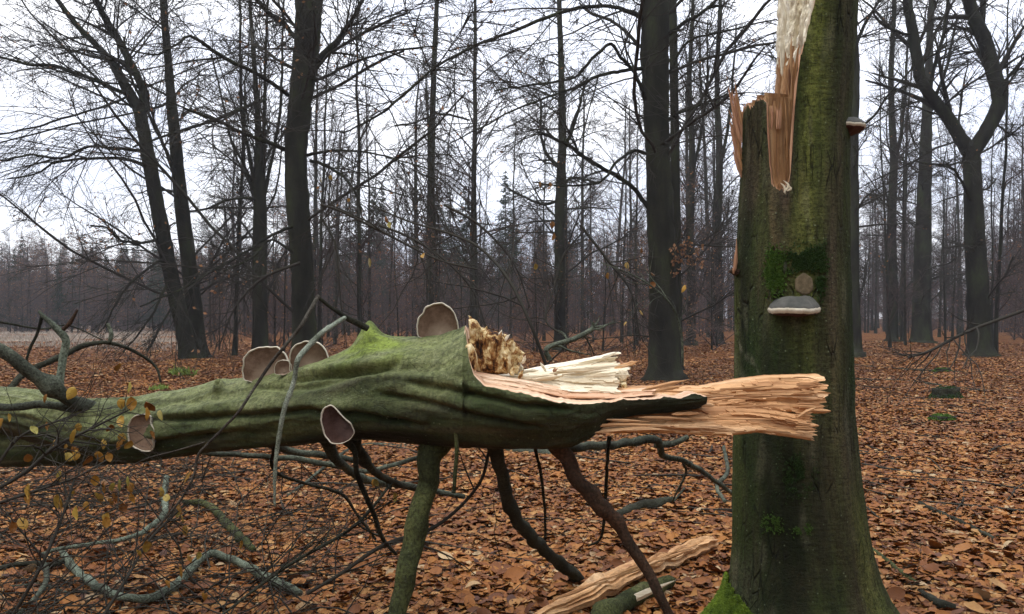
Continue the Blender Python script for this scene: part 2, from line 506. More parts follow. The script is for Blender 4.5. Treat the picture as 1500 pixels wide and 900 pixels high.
def litter():
    pts = []
    def band(y0, y1, dens):
        area = .75 * (y1 ** 2 - y0 ** 2)
        n = int(area * dens)
        y = np.sqrt(rng.uniform(y0 ** 2, y1 ** 2, n))
        x = rng.uniform(-.75, .75, n) * y
        pts.append(np.stack([x, y], 1))
    band(2.2, 6, 1500); band(6, 10, 1150); band(10, 17, 700); band(17, 30, 220); band(30, 52, 50)
    p = np.concatenate(pts)
    n = len(p)
    z = gz(p[:, 0], p[:, 1]) + rng.uniform(0, .018, n) + .012
    z += np.clip(p[:, 1] / 17, 0, 1) * .01
    tilt = .16
    rot = np.stack([rng.normal(0, tilt, n), rng.normal(0, tilt, n), rng.uniform(0, 6.28, n)], 1)
    scl = rng.uniform(.45, 1.08, n) * np.interp(p[:, 1], [0, 8, 17, 30, 52], [1, .95, 1.05, 1.3, 2.0])
    gn_scatter('leaf_litter', np.column_stack([p, z]), rot, scl, rng.integers(0, len(LSRC), n), LSRC, 'brown beech leaves covering the forest floor')
    # the leaves that show largest, one by one
    for k in range(280):
        y = math.sqrt(random.uniform(3.9 ** 2, 5.6 ** 2)); x = random.uniform(-.63, .63) * y
        o = bpy.data.objects.new('fallen_leaf', LV[random.randrange(len(LV))]); COL.objects.link(o)
        o.parent = GROUND
        o.location = (x, y, float(gz(x, y)) + .05)
        o.rotation_euler = (random.gauss(0, .35), random.gauss(0, .35), random.uniform(0, 6.28))
        s = random.uniform(.9, 1.35); o.scale = (s, s, s)
litter()

# ------------------------------------------------------------------ tree growing
def unit(v): return v / (np.linalg.norm(v, axis=-1, keepdims=True) + 1e-9)
def spawn(Pt, R, k, npts, lr, ang, tr=(.15, 1.), wig=.12, grav=0., lens=None, rr=.55, rmin=.004, zmax=None, keep=None, up=0., taper=.25):
    """k children on each of the branches Pt (B,n,3), R (B,n)"""
    B, n, _ = Pt.shape
    L0 = np.linalg.norm(np.diff(Pt, axis=1), axis=2).sum(1)
    t = rng.uniform(tr[0], tr[1], (B, k))
    f = t * (n - 1); i = np.minimum(f.astype(int), n - 2); fr = (f - i)[..., None]
    b = np.arange(B)[:, None]
    p = Pt[b, i] * (1 - fr) + Pt[b, i + 1] * fr
    tan = unit(Pt[b, i + 1] - Pt[b, i])
    r0 = (R[b, i] * (1 - fr[..., 0]) + R[b, i + 1] * fr[..., 0]) * rr * rng.uniform(.7, 1.1, (B, k))
    rv = unit(rng.normal(size=(B, k, 3)))
    perp = unit(np.cross(tan, rv))
    a = np.radians(rng.uniform(ang[0], ang[1], (B, k)))[..., None]
    d = tan * np.cos(a) + perp * np.sin(a)
    d[..., 2] += up
    d = unit(d)
    if lens is None:
        ln = L0[:, None] * lr * (1.15 - .7 * t) * rng.uniform(.6, 1.25, (B, k))
    else:
        ln = rng.uniform(lens[0], lens[1], (B, k)) * (1.15 - .6 * t)
    p = p.reshape(-1, 3); d = d.reshape(-1, 3); ln = ln.ravel(); r0 = np.maximum(r0.ravel(), rmin)
    m = np.ones(len(p), bool)
    if zmax is not None: m &= p[:, 2] < zmax
    if keep is not None: m &= keep(p)
    p, d, ln, r0 = p[m], d[m], ln[m], r0[m]
    st = (ln / (npts - 1))[:, None]
    out = [p]
    g = np.array([0, 0, -1.])
    for s in range(npts - 1):
        d = unit(d + rng.normal(0, wig, d.shape) + g * grav)
        p = p + d * st
        out.append(p)
    Q = np.stack(out, 1)
    RR = r0[:, None] * np.linspace(1, taper, npts)[None]
    return Q, np.maximum(RR, rmin * .7)

def straight_trunk(h, r, lean=.02, n=14, wob=.12, tip=.25):
    t = np.linspace(0, 1, n)
    x = np.cumsum(rng.normal(0, wob, n)) * .6 * t + lean * h * t
    y = np.cumsum(rng.normal(0, wob, n)) * .6 * t
    Pt = np.stack([x - x[0], y - y[0], t * h], 1)
    R = r * (1 - (1 - tip) * t)
    R[0] *= 1.5
    Pt = np.vstack([[0, 0, -.3], Pt]); R = np.concatenate([[R[0] * 1.15], R])
    return Pt, R

def bare_tree(h, r, nb, blen, k2, k3, sides=8, t0=.2, up=.25, grav=.02, k4=0, rmin=.006, ang=(45, 80), drop=.04):
    """returns trunk mesh builder, crown mesh builder"""
    Pt, R = straight_trunk(h, r)
    tr, cr_ = MB(), MB()
    tr.tube(Pt[None], R[None], sides)
    A, AR = spawn(Pt[None], R[None], nb, 8, 0, ang, (t0, 1.), .13, grav * .3, lens=blen, rr=.42, rmin=.014, up=up)
    cr_.tube(A, AR, 5)
    B, BR = spawn(A, AR, k2, 6, .5, (25, 60), (.15, 1), .16, drop, rr=.6, rmin=rmin * 1.3)
    cr_.tube(B, BR, 3)
    C, CR = spawn(B, BR, k3, 5, .5, (25, 60), (.1, 1), .18, drop, rr=.7, rmin=rmin)
    cr_.tube(C, CR, 3)
    if k4:
        D, DR = spawn(C, CR, k4, 3, .6, (25, 60), (.1, 1), .15, drop, rr=.8, rmin=rmin * .8)
        cr_.tube(D, DR, 3)
    return tr, cr_

def leaf_quads(pts, size, seed=0):
    """small folded leaves at points"""
    r = np.random.default_rng(seed)
    n = len(pts)
    d = unit(r.normal(size=(n, 3)) + np.array([0, 0, -.4])); e = unit(np.cross(d, unit(r.normal(size=(n, 3)))))
    nn = np.cross(d, e)
    s = size * r.uniform(.6, 1.3, (n, 1))
    V = np.stack([pts, pts + d * s * .5 + e * s * .32 + nn * s * .1, pts + d * s, pts + d * s * .5 - e * s * .32 + nn * s * .1], 1).reshape(-1, 3)
    a = np.arange(n)[:, None] * 4
    T = np.concatenate([a + [0, 1, 2], a + [0, 2, 3]])
    return V, T

# ---- meshes for the trees of the wood behind
VAR = {}
def tree_variants():
    v = []
    for s in range(5):
        tr, c = bare_tree(random.uniform(19, 23), random.uniform(.17, .24), 34, (3.0, 6.0), 8, 6, t0=.16, up=.35, rmin=.008, ang=(35, 70), k4=2)
        v.append((tr.mesh('tall_tree_trunk', [M['bark_far']]), c.mesh('tall_tree_crown', [M['twig']])))
    VAR['tall'] = v
    v = []
    for s in range(3):
        tr, c = bare_tree(random.uniform(13, 17), random.uniform(.07, .11), 30, (1.2, 2.8), 6, 5, t0=.12, up=.5, rmin=.006, sides=6, ang=(30, 65), k4=2)
        v.append((tr.mesh('slim_tree_trunk', [M['bark_far']]), c.mesh('slim_tree_crown', [M['twig']])))
    VAR['slim'] = v
    v = []
    for s in range(3):                           # young beech keeping brown leaves
        Pt, R = straight_trunk(random.uniform(4.5, 7), .045, n=9, wob=.1)
        tr, c = MB(), MB()
        tr.tube(Pt[None], R[None], 5)
        A, AR = spawn(Pt[None], R[None], 34, 6, 0, (45, 85), (.08, 1), .14, .0, lens=(1.2, 2.4), rr=.5, rmin=.008, up=.2)
        B, BR = spawn(A, AR, 8, 5, .5, (25, 60), (.1, 1), .15, .02, rmin=.005)
        C, CR = spawn(B, BR, 5, 3, .55, (25, 60), (.1, 1), .15, .02, rmin=.004)
        c.tube(A, AR, 4); c.tube(B, BR, 3); c.tube(C, CR, 3)
        pick = C[:, -1][rng.random(len(C)) < .22]
        lv = MB(); lv.add(leaf_quads(pick, .085)[0], None, leaf_quads(pick, .085)[1])
        v.append((tr.mesh('sapling_stem', [M['bark_far']]), c.mesh('sapling_twigs', [M['twig_far']]), lv.mesh('sapling_leaves', [M['leaf_hang']], False)))
    VAR['sapling'] = v
    v = []
    for s in range(2):                           # spruce
        h = random.uniform(15, 18)
        Pt, R = straight_trunk(h, .17, lean=0, wob=.04, tip=.08)
        tr, c = MB(), MB(); tr.tube(Pt[None], R[None], 7)
        t = np.sort(rng.uniform(.12, .99, 210)); a = rng.uniform(0, 6.28, 210)
        ln = (2.7 * (1 - t) ** .8 + .15) * rng.uniform(.7, 1.1, 210)
        n = 6; s_ = np.linspace(0, 1, n)[None, :, None]
        d = np.stack([np.cos(a), np.sin(a), np.zeros(210)], 1)[:, None]
        base = np.stack([np.interp(t * h, Pt[:, 2], Pt[:, 0]), np.interp(t * h, Pt[:, 2], Pt[:, 1]), t * h], 1)[:, None]
        A = base + d * s_ * ln[:, None, None] + np.array([0, 0, 1.])[None, None] * (-.38 * s_ + .22 * s_ ** 2) * ln[:, None, None]
        AR = np.linspace(.03, .01, n)[None] * np.ones((210, 1))
        B, BR = spawn(A, AR, 16, 3, .36, (35, 70), (.1, 1), .1, .12, rr=1, rmin=.035, taper=.4)
        c.tube(A, AR, 3); c.tube(B, BR, 3)
        v.append((tr.mesh('spruce_trunk', [M['bark_far']]), c.mesh('spruce_crown', [M['needles']])))
    VAR['spruce'] = v
tree_variants()

def merged(name, parts, simplify=1.):
    """one mesh object (source only) holding a variant's trunk and crown"""
    Vs, Qs, Ts, mi, mats, n = [], [], [], [], [], 0
    for k, me in enumerate(parts):
        V = np.empty(len(me.vertices) * 3); me.vertices.foreach_get('co', V)
        lv = np.empty(len(me.loops), np.int32); me.loops.foreach_get('vertex_index', lv)
        q = len(me.polygons[0].vertices)
        if q == 4: Qs.append(lv.reshape(-1, 4) + n); mi.append(np.full(len(lv) // 4, k))
        else: Ts.append(lv.reshape(-1, 3) + n); mt = np.full(len(lv) // 3, k)
        Vs.append(V.reshape(-1, 3)); n += len(V) // 3; mats.append(me.materials[0])
    if Ts: mi.append(mt)
    return src(mesh(name, np.concatenate(Vs), np.concatenate(Qs), np.concatenate(Ts) if Ts else None, mats, mi=np.concatenate(mi)), name)

PARTN = {'tall': ('trunk', 'crown'), 'slim': ('trunk', 'crown'), 'sapling': ('stem', 'twigs', 'dead_leaves'), 'spruce': ('trunk', 'crown')}
NAME = {'tall': 'beech_tree', 'slim': 'slender_tree', 'sapling': 'beech_sapling', 'spruce': 'spruce_tree'}
def place(kind, x, y, s, rot, label, group, var=None, sz=None):
    v = VAR[kind][random.randrange(len(VAR[kind])) if var is None else var]
    e = empty(NAME[kind], (x, y, float(gz(x, y)) - .02)); e['local'] = 1
    e.rotation_euler = (random.gauss(0, .02), random.gauss(0, .02), rot)
    e.scale = (s, s, s if sz is None else sz)
    tag(e, label, 'tree', group)
    for pn, me in zip(PARTN[kind], v):
        link(pn, me, e)
    return e

def clear_left(px, y): return px < 300 and y < 82

def wood_behind():
    used = []
    def ok(x, y, dmin):
        return all((x - a) ** 2 + (y - b) ** 2 > dmin ** 2 for a, b in used)
    specs = [('tall', 30, 48, 95, 3.2), ('slim', 84, 34, 88, 1.8), ('sapling', 125, 32, 85, 1.3), ('spruce', 16, 78, 105, 3.)]
    lab = {'tall': ('tall bare beech among the many standing behind the clearing', 'bare beech trees of the wood behind'),
           'slim': ('slender bare young tree among the grey brown trunks behind', 'slender trees of the wood behind'),
           'sapling': ('low bushy beech sapling holding rusty brown leaves under the trees', 'beech saplings under the trees'),
           'spruce': ('dark green pointed spruce at the back of the wood', 'spruces at the back of the wood')}
    for kind, n, y0, y1, dm in specs:
        k = tries = 0
        while k < n and tries < 6000:
            tries += 1
            y = random.uniform(y0 ** 1.3, y1 ** 1.3) ** (1 / 1.3); px = random.uniform(-120, 1620)
            if kind == 'spruce' and k < 10: px = random.choice([random.uniform(-40, 200), random.uniform(560, 760), random.uniform(480, 560)])
            if clear_left(px, y): continue
            if 1060 < px < 1500 and kind == 'sapling' and y < 55: continue
            if px > 1060 and kind == 'sapling' and random.random() < .5: continue
            x = (px - 750) * y / F
            if not ok(x, y, dm): continue
            used.append((x, y)); k += 1
            s = random.uniform(.8, 1.2)
            if px < 330: s *= min(1, (.115 * y + 1.6) / {'tall': 25, 'slim': 18, 'sapling': 7, 'spruce': 19}[kind])
            place(kind, x, y, s, random.uniform(0, 6.28), *lab[kind])
wood_behind()

def distant_wood():
    so = [merged('wood_tree', VAR['tall'][k]) for k in (0, 1, 2)] + [merged('wood_slim_tree', VAR['slim'][k]) for k in (0, 1)] + [merged('wood_sapling', VAR['sapling'][k]) for k in (0, 1)] + [merged('wood_spruce', VAR['spruce'][k]) for k in (0, 1)]
    n = 1700
    y = rng.uniform(84, 175, n); x = rng.uniform(-.85, .85, n) * y
    idx = rng.choice(9, n, p=[.05, .05, .05, .12, .12, .25, .24, .06, .06])
    px = 750 + x / y * F
    left = px < 330
    idx = np.where(left & (rng.random(n) < .75), rng.choice([7, 8, 5, 6, 5, 6], n), idx)
    spr = idx >= 7
    idx = np.where(spr & (px > 900) & (rng.random(n) < .75), rng.integers(3, 7, n), idx)
    s = rng.uniform(.75, 1.1, n)
    tall = idx < 5
    hgt = np.array([23, 23, 23, 17, 17, 6.5, 6.5, 17.5, 17.5])[idx]
    s = np.where(left & ((idx == 5) | (idx == 6)), rng.uniform(1.2, 2.2, n), s)
    topy = np.interp(px, [0, 300, 420, 900, 1100, 1500], [335, 352, 335, 310, 225, 205])
    lim = ((HY - topy) * y / F + 1.6) / hgt * rng.uniform(.75, 1.08, n)
    s = np.minimum(s, lim)
    rot = np.stack([np.zeros(n), np.zeros(n), rng.uniform(0, 6.28, n)], 1)
    gn_scatter('distant_woodland', np.column_stack([x, y, gz(x, y) - .1]), rot, s, idx, so, 'far wood of bare trees and dark spruces fading into haze')
distant_wood()
def wood_around():
    so = [merged('near_tree', VAR['tall'][k]) for k in (3, 4)] + [merged('near_slim_tree', VAR['slim'][2]), merged('near_sapling', VAR['sapling'][2]), merged('near_spruce', VAR['spruce'][1])]
    n = 620
    a = rng.uniform(math.radians(44), math.radians(316), n); r_ = np.sqrt(rng.uniform(11 ** 2, 95 ** 2, n))
    x, y = np.sin(a) * r_, np.cos(a) * r_
    idx = rng.choice(5, n, p=[.22, .22, .2, .22, .14])
    rot = np.stack([np.zeros(n), np.zeros(n), rng.uniform(0, 6.28, n)], 1)
    gn_scatter('surrounding_woodland', np.column_stack([x, y, gz(x, y) - .1]), rot, rng.uniform(.8, 1.15, n), idx, so, 'rest of the wood around the clearing')
wood_around()

# ------------------------------------------------------------------ hero trees behind the log
def hero(label, path, limbs=(), name='beech_tree', nb=30, blen=(4, 8.5), k=(9, 6, 3), top=17., t0=.12, up=.2, ang=(50, 88), grav=.03, rmin=.009, seed=0, group=None, extra=None, leaves=0, lbias=None, lbox=None):
    """path/limbs: lists of (px,py,Y,width px); the trunk goes on above the picture"""
    global rng
    rng = np.random.default_rng(100 + seed)
    C, R = pxpath(path, 7)
    R = R * .90
    d = unit(C[-1] - C[-6])
    zt = C[-1][2]
    if zt < top:
        m = max(3, int((top - zt) / 1.0))
        d = unit(d * [1, 1, 1] + [0, 0, .35])
        st = (top - zt) / m / max(d[2], .5)
        ex = [C[-1] + d * st * (i + 1) + rng.normal(0, .05, 3) for i in range(m)]
        C = np.vstack([C, ex]); R = np.concatenate([R, R[-1] * np.linspace(.95, .3, m)])
    bx, by = C[0][0], C[0][1]
    g0 = float(gz(bx, by))
    h = C[:, 2] - g0
    R = R * (1 + .35 * np.exp(-np.maximum(h, 0) / .35) + .45 * np.exp(-np.maximum(h, 0) / .10))
    n0 = int((h < 1.2).sum()); zz_ = np.array([.05, .12, .22, .4, .7]); ins = np.stack([np.interp(zz_, h, C[:, k]) for k in range(3)], 1); rb_ = np.interp(1.0, h, R); ri = rb_ * (1 + .35 * np.exp(-zz_ / .35) + .45 * np.exp(-zz_ / .10)); kp = h > .9
    C = np.vstack([[C[0][0], C[0][1], g0 - .25], ins, C[kp]]); R = np.concatenate([[ri[0] * 1.15], ri, R[kp]])
    e = empty(name, (bx, by, g0))
    tag(e, label, 'tree', group)
    a = np.arange(14) / 14 * 2 * np.pi
    V, Q = tubes(C[None], R[None], 14)
    V = V + np.stack([.04 * R.mean() * rng.normal(size=len(V)) for _ in range(3)], 1)
    me = mesh('trunk', V, Q, mats=[M['bark_far']])
    link('trunk', me, e)
    Pts, Rs = [], []
    crown = MB()
    H = 10
    def resamp(C_, R_):
        s = np.linspace(0, len(C_) - 1, H); i = np.minimum(s.astype(int), len(C_) - 2); f = (s - i)[:, None]
        return C_[i] * (1 - f) + C_[i + 1] * f, R_[i] * (1 - f[:, 0]) + R_[i + 1] * f[:, 0]
    stems = [(C, R)]
    for lm in limbs:
        LC, LR = pxpath(lm, 6)
        LR = LR * (.9 if lm[0][3] >= 14 else .70)
        LC = LC + np.cumsum(rng.normal(0, .012 * lm[0][2] / 25, LC.shape), 0)
        LC[0] = P(*lm[0][:3])
        big = lm[0][3] >= 12
        V, Q = tubes(LC[None], LR[None], 8 if big else 6)
        link('limb', mesh('limb', V, Q, mats=[M['bark_far']]), e)
        a_, r_ = resamp(LC, LR)
        if big: stems.append((LC, LR))
        Pts.append(a_); Rs.append(r_)
    zlim = CAMZ + 520 * by / F + 1.
    kn = lambda p: (p[:, 2] < zlim) | (rng.random(len(p)) < .12)
    per = max(1, nb // len(stems))
    for C_, R_ in stems:
        A, AR = spawn(C_[None], R_[None], per, H, 0, ang, (t0 if C_ is C else .1, 1), .10, grav * .4, lens=blen, rr=.30, rmin=.016, up=up)
        if lbias is not None:
            pass
        AR = np.minimum(AR, .045)
        crown.tube(A, AR, 5)
        Pts += list(A); Rs += list(AR)
    A, AR = np.stack(Pts), np.stack(Rs)
    B, BR = spawn(A, AR, k[0], 8, .60, (22, 50), (.12, 1), .085, grav, rr=.55, rmin=rmin * 1.6, keep=kn)
    crown.tube(B, BR, 4)
    C3, CR3 = spawn(B, BR, k[1], 6, .55, (22, 50), (.1, 1), .10, grav * 1.3, rr=.6, rmin=rmin, keep=kn)
    crown.tube(C3, CR3, 3)
    if k[2]:
        D, DR = spawn(C3, CR3, k[2], 3, .60, (22, 50), (.1, 1), .10, grav, rr=.7, rmin=rmin * .75, keep=kn)
        crown.tube(D, DR, 3)
        tips = D[:, -1]
    else: tips = C3[:, -1]
    link('crown', crown.mesh('crown', [M['twig_dark']]), e)
    if leaves:
        m = tips[:, 2] < CAMZ + (HY - 60) * by / F
        tp = tips[m]; tp = tp[rng.permutation(len(tp))]
        if lbox:
            qx = 750 + tp[:, 0] / tp[:, 1] * F; qy = HY - (tp[:, 2] - CAMZ) / tp[:, 1] * F
            inb = (qx > lbox[0]) & (qy > lbox[1]) & (qx < lbox[2]) & (qy < lbox[3])
            tp = np.concatenate([tp[inb][:leaves], tp[~inb][:leaves // 5]])
        else: tp = tp[:leaves]
        V, T = leaf_quads(tp, .10, seed)
        o = link('dead_leaves', mesh('dead_leaves', V, None, T, [M['leaf_hang']], False), e)
        o['kind'] = 'stuff'
    return e

Y = 30.
hero('left leaning beech with forked top, its foot beside the bright green grass tuft', 
     [(280, 538, Y, 27), (268, 480, Y, 25), (252, 410, Y, 24), (236, 330, Y, 23), (220, 245, Y, 22), (205, 165, Y, 20), (196, 148, Y, 18), (165, 95, Y, 12), (140, 65, Y, 10), (115, 40, Y, 9), (80, -5, Y, 7)],
     [[(212, 165, Y, 15), (205, 120, Y, 13), (190, 85, Y - .2, 12), (172, 50, Y, 11), (150, 15, Y, 10), (135, -15, Y, 9)],
      [(190, 142, Y, 9), (160, 127, Y - .7, 8), (120, 112, Y - 1.5, 8), (70, 98, Y - 2, 7), (30, 97, Y - 2.4, 6), (-20, 82, Y - 2.6, 4)],
      [(186, 142, Y, 6), (140, 155, Y - 1, 5), (90, 170, Y - 2, 5), (40, 185, Y - 2.6, 4), (-20, 197, Y - 3, 3)],
      [(215, 224, Y, 8), (170, 216, Y - 1, 7), (130, 214, Y - 2, 6), (90, 228, Y - 3, 6), (50, 224, Y - 3.6, 5), (-10, 232, Y - 4, 4)],
      [(217, 245, Y, 8), (170, 232, Y - 1, 7), (120, 232, Y - 1.6, 6), (80, 240, Y - 2.2, 5), (48, 256, Y - 2.7, 4), (10, 262, Y - 3, 3)],
      [(250, 400, Y, 6), (232, 440, Y - 1, 5), (208, 480, Y - 1.6, 4), (180, 515, Y - 2, 3)],
      [(262, 440, Y, 5), (240, 470, Y - .8, 4), (215, 515, Y - 1.4, 3)],
      [(245, 375, Y, 6), (215, 395, Y - 1, 5), (180, 430, Y - 1.8, 4), (150, 480, Y - 2.4, 3)],
      [(235, 350, Y, 7), (205, 356, Y - 1, 6), (175, 350, Y - 1.5, 5), (158, 335, Y - 2, 4), (130, 330, Y - 2.4, 3)]],
     seed=1, nb=26, leaves=700, lbox=(90, 315, 250, 400))
Y = 31.5
hero('straight beech rising close behind the left leaning forked beech',
     [(292, 527, Y, 27), (284, 450, Y, 25), (276, 380, Y, 24), (266, 300, Y, 22), (256, 200, Y, 18), (247, 100, Y, 13), (239, 0, Y, 11), (236, -60, Y, 9)],
     [[(262, 265, Y, 8), (240, 215, Y - 1, 7), (215, 165, Y - 2, 6), (190, 110, Y - 3, 5), (180, 60, Y - 3, 4)],
      [(250, 150, Y, 6), (225, 158, Y - 2, 5), (180, 168, Y - 3, 4), (110, 180, Y - 4, 4), (0, 207, Y - 5, 3)]], seed=2, nb=24, leaves=250)
Y = 30.
hero('beech splitting low into a broom of thin upright stems, left of the thick trunk',
     [(381, 520, Y, 26), (381, 460, Y, 24), (380, 390, Y, 23), (381, 320, Y, 22), (380, 250, Y, 15), (378, 180, Y, 10), (372, 90, Y, 7), (365, -10, Y, 5)],
     [[(384, 300, Y, 12), (388, 240, Y, 9), (390, 160, Y, 7), (392, 80, Y, 6), (396, -10, Y, 5)],
      [(377, 300, Y, 9), (368, 240, Y, 8), (355, 170, Y, 7), (352, 90, Y, 6), (348, -10, Y, 5)],
      [(386, 290, Y, 9), (398, 220, Y, 7), (410, 150, Y, 6), (414, 70, Y, 5), (418, -10, Y, 4)],
      [(374, 285, Y, 8), (358, 245, Y, 6), (335, 200, Y, 5), (320, 140, Y, 4), (305, 80, Y, 4)],
      [(390, 145, Y, 8), (350, 160, Y - 1, 8), (300, 180, Y - 2, 7), (250, 195, Y - 3, 6), (190, 215, Y - 4, 4)],
      [(378, 290, Y, 6), (340, 290, Y - 1, 5), (300, 305, Y - 1.6, 4)]], seed=3, nb=34, blen=(2, 4.5), up=.5, ang=(25, 60), k=(7, 6, 3))
Y = 24.
hero('thickest dark trunk in the left half, behind the upright bracket fungi',
     [(447, 545, Y, 44), (446, 480, Y, 39), (443, 400, Y, 37), (437, 310, Y, 37), (433, 230, Y, 36), (440, 150, Y, 38), (448, 80, Y, 41), (453, 0, Y, 43), (455, -60, Y, 42)],
     [[(432, 55, Y, 11), (412, 30, Y, 10), (392, 15, Y - .5, 9), (370, -8, Y - .8, 8)],
      [(420, 220, Y, 10), (380, 204, Y - 1, 8), (340, 188, Y - 1.7, 7), (308, 172, Y - 2.2, 6), (250, 150, Y - 3, 3)],
      [(422, 140, Y, 9), (390, 115, Y - .8, 8), (345, 90, Y - 1.4, 8), (310, 65, Y - 2, 8), (290, 48, Y - 2.4, 7), (275, 41, Y - 2.6, 6), (255, 55, Y - 3, 5), (225, 68, Y - 3.4, 4), (170, 50, Y - 4, 3)],
      [(458, 100, Y, 15), (480, 72, Y - .4, 12), (502, 50, Y - .8, 9), (515, 30, Y - 1, 7), (535, -10, Y - 1, 5)],
      [(455, 236, Y, 8), (478, 246, Y - .5, 7), (500, 262, Y - 1, 6), (520, 290, Y - 1.5, 4), (530, 330, Y - 2, 3)],
      [(455, 120, Y, 7), (490, 105, Y - 1, 6), (530, 90, Y - 2, 5), (570, 80, Y - 3, 4), (640, 70, Y - 4, 3)],
      [(450, 228, Y, 7), (500, 222, Y - 1, 5), (550, 226, Y - 2, 4), (620, 245, Y - 3, 3)],
      [(440, 380, Y, 6), (400, 350, Y - 1, 5), (370, 375, Y - 2, 4), (330, 395, Y - 3, 3)],
      [(440, 330, Y, 7), (395, 345, Y - 1, 6), (340, 380, Y - 2, 5), (270, 420, Y - 3.5, 4), (200, 455, Y - 5, 3)]], seed=4, nb=20, leaves=350, grav=.04)
Y = 22.
hero('thick dark beech behind the cream splinters of the fallen log',
     [(974, 562, Y, 54), (973, 530, Y, 50), (972, 440, Y, 47), (968, 340, Y, 44), (964, 240, Y, 41), (961, 150, Y, 42), (959, 80, Y, 46), (960, 0, Y, 46), (961, -60, Y, 44)],
     [[(945, 28, Y, 13), (915, 12, Y - .5, 9), (880, 5, Y - .8, 8), (830, 12, Y - 1.4, 8), (762, 36, Y - 2, 7), (700, 60, Y - 2.4, 6), (640, 92, Y - 2.8, 5), (600, 125, Y - 3, 6), (560, 160, Y - 3.4, 5), (500, 190, Y - 4, 3)],
      [(947, 98, Y, 9), (915, 100, Y - .5, 8), (880, 105, Y - 1, 7), (840, 125, Y - 1.4, 6), (800, 140, Y - 2, 5), (740, 165, Y - 2.5, 4), (660, 205, Y - 3, 3)],
      [(946, 150, Y, 10), (938, 125, Y - .3, 9), (928, 98, Y - .6, 8), (912, 82, Y - .8, 7), (898, 62, Y - 1, 7), (880, 76, Y - 1.1, 7), (858, 98, Y - 1.2, 6), (840, 110, Y - 1.6, 5), (800, 116, Y - 2, 5), (730, 124, Y - 2.4, 3)],
      [(948, 303, Y, 10), (925, 275, Y - .4, 9), (900, 258, Y - .7, 9), (868, 238, Y - 1, 8), (845, 222, Y - 1.2, 8), (822, 205, Y - 1.4, 7), (790, 192, Y - 1.6, 6)],
      [(948, 225, Y, 8), (930, 222, Y - .4, 7), (905, 240, Y - .8, 6), (880, 268, Y - 1.3, 5), (830, 275, Y - 2, 4), (780, 268, Y - 2.4, 3)],
      [(975, 55, Y, 9), (1000, 35, Y - .5, 8), (1030, 20, Y - 1, 7), (1060, -5, Y - 1, 6)],
      [(975, 180, Y, 7), (1000, 165, Y - .5, 6), (1040, 150, Y - 1, 5), (1075, 140, Y - 1.5, 4)],
      [(978, 110, Y, 6), (1010, 60, Y - .5, 5), (1060, 45, Y - 1, 4), (1140, 25, Y - 1.8, 3)],
      [(985, 390, Y, 5), (1000, 378, Y - .6, 4), (1015, 370, Y - 1, 3)]], seed=5, nb=18, leaves=300, grav=.03, lbox=(940, 340, 1040, 480))
Y = 25.
hero('slim trunk right behind the thick beech above the cream splinters',
     [(992, 545, Y, 17), (992, 440, Y, 16), (990, 300, Y, 15), (988, 150, Y, 14), (985, 0, Y, 13), (984, -50, Y, 12)], (), seed=6, nb=16, blen=(2, 4))
Y = 42.
hero('thin straight dark trunk above the gap between the bracket fungi and stub',
     [(632, 515, Y, 12), (631, 400, Y, 11), (632, 250, Y, 11), (635, 120, Y, 9), (640, 0, Y, 7), (641, -60, Y, 6)],
     [[(634, 165, Y, 4), (655, 170, Y, 5), (690, 178, Y, 4)], [(634, 170, Y, 4), (610, 180, Y, 4), (580, 185, Y, 4)]],
     name='larch_tree', seed=7, nb=60, blen=(1.2, 2.6), up=-.05, ang=(75, 100), k=(4, 3, 0), t0=.25, rmin=.010)
Y = 36.
hero('mid grey beech right of the larch, with a crooked fan of branches halfway up',
     [(820, 516, Y, 19), (820, 440, Y, 18), (820, 330, Y, 17), (822, 250, Y, 15), (824, 200, Y, 13), (822, 100, Y, 10), (819, 0, Y, 8), (818, -50, Y, 7)],
     [[(822, 225, Y, 9), (838, 190, Y, 8), (850, 155, Y, 6), (862, 120, Y, 4)], [(819, 245, Y, 9), (800, 225, Y, 7), (790, 195, Y, 6), (792, 150, Y, 5)],
      [(821, 290, Y, 7), (800, 300, Y, 6), (770, 290, Y, 5), (745, 275, Y, 4)], [(824, 270, Y, 7), (845, 262, Y, 6), (880, 270, Y, 4)]], seed=8, nb=30, blen=(2.2, 5), leaves=300)
Y = 34.
hero('big forked beech at right whose two stems spread in a wide Y',
     [(1436, 531, Y, 42), (1435, 500, Y, 36), (1432, 420, Y, 34), (1427, 330, Y, 30), (1424, 250, Y, 27), (1422, 215, Y, 26)],
     [[(1420, 222, Y, 26), (1405, 200, Y, 21), (1388, 170, Y, 20), (1368, 140, Y - .3, 19), (1352, 110, Y - .5, 18), (1345, 60, Y - .5, 17), (1335, 10, Y - .5, 15), (1328, -40, Y - .5, 13)],
      [(1424, 225, Y, 26), (1443, 195, Y, 24), (1460, 155, Y, 24), (1452, 110, Y, 23), (1436, 60, Y, 22), (1418, 20, Y, 19), (1400, -30, Y, 17)],
      [(1436, 62, Y, 12), (1438, 20, Y, 11), (1440, -30, Y, 10)],
      [(1362, 125, Y, 9), (1372, 85, Y, 8), (1385, 40, Y, 7), (1392, -10, Y, 6)],
      [(1345, 55, Y, 7), (1325, 50, Y - 1, 6), (1300, 40, Y - 2, 5), (1282, 20, Y - 3, 4)],
      [(1455, 140, Y, 7), (1480, 110, Y - .5, 6), (1510, 70, Y - 1, 5)],
      [(1425, 300, Y, 7), (1410, 270, Y - 1, 6), (1390, 250, Y - 2, 5), (1340, 245, Y - 3, 3)]],
     seed=9, nb=26, top=7.5, blen=(2.5, 5.5), up=.15, leaves=120)
Y = 50.
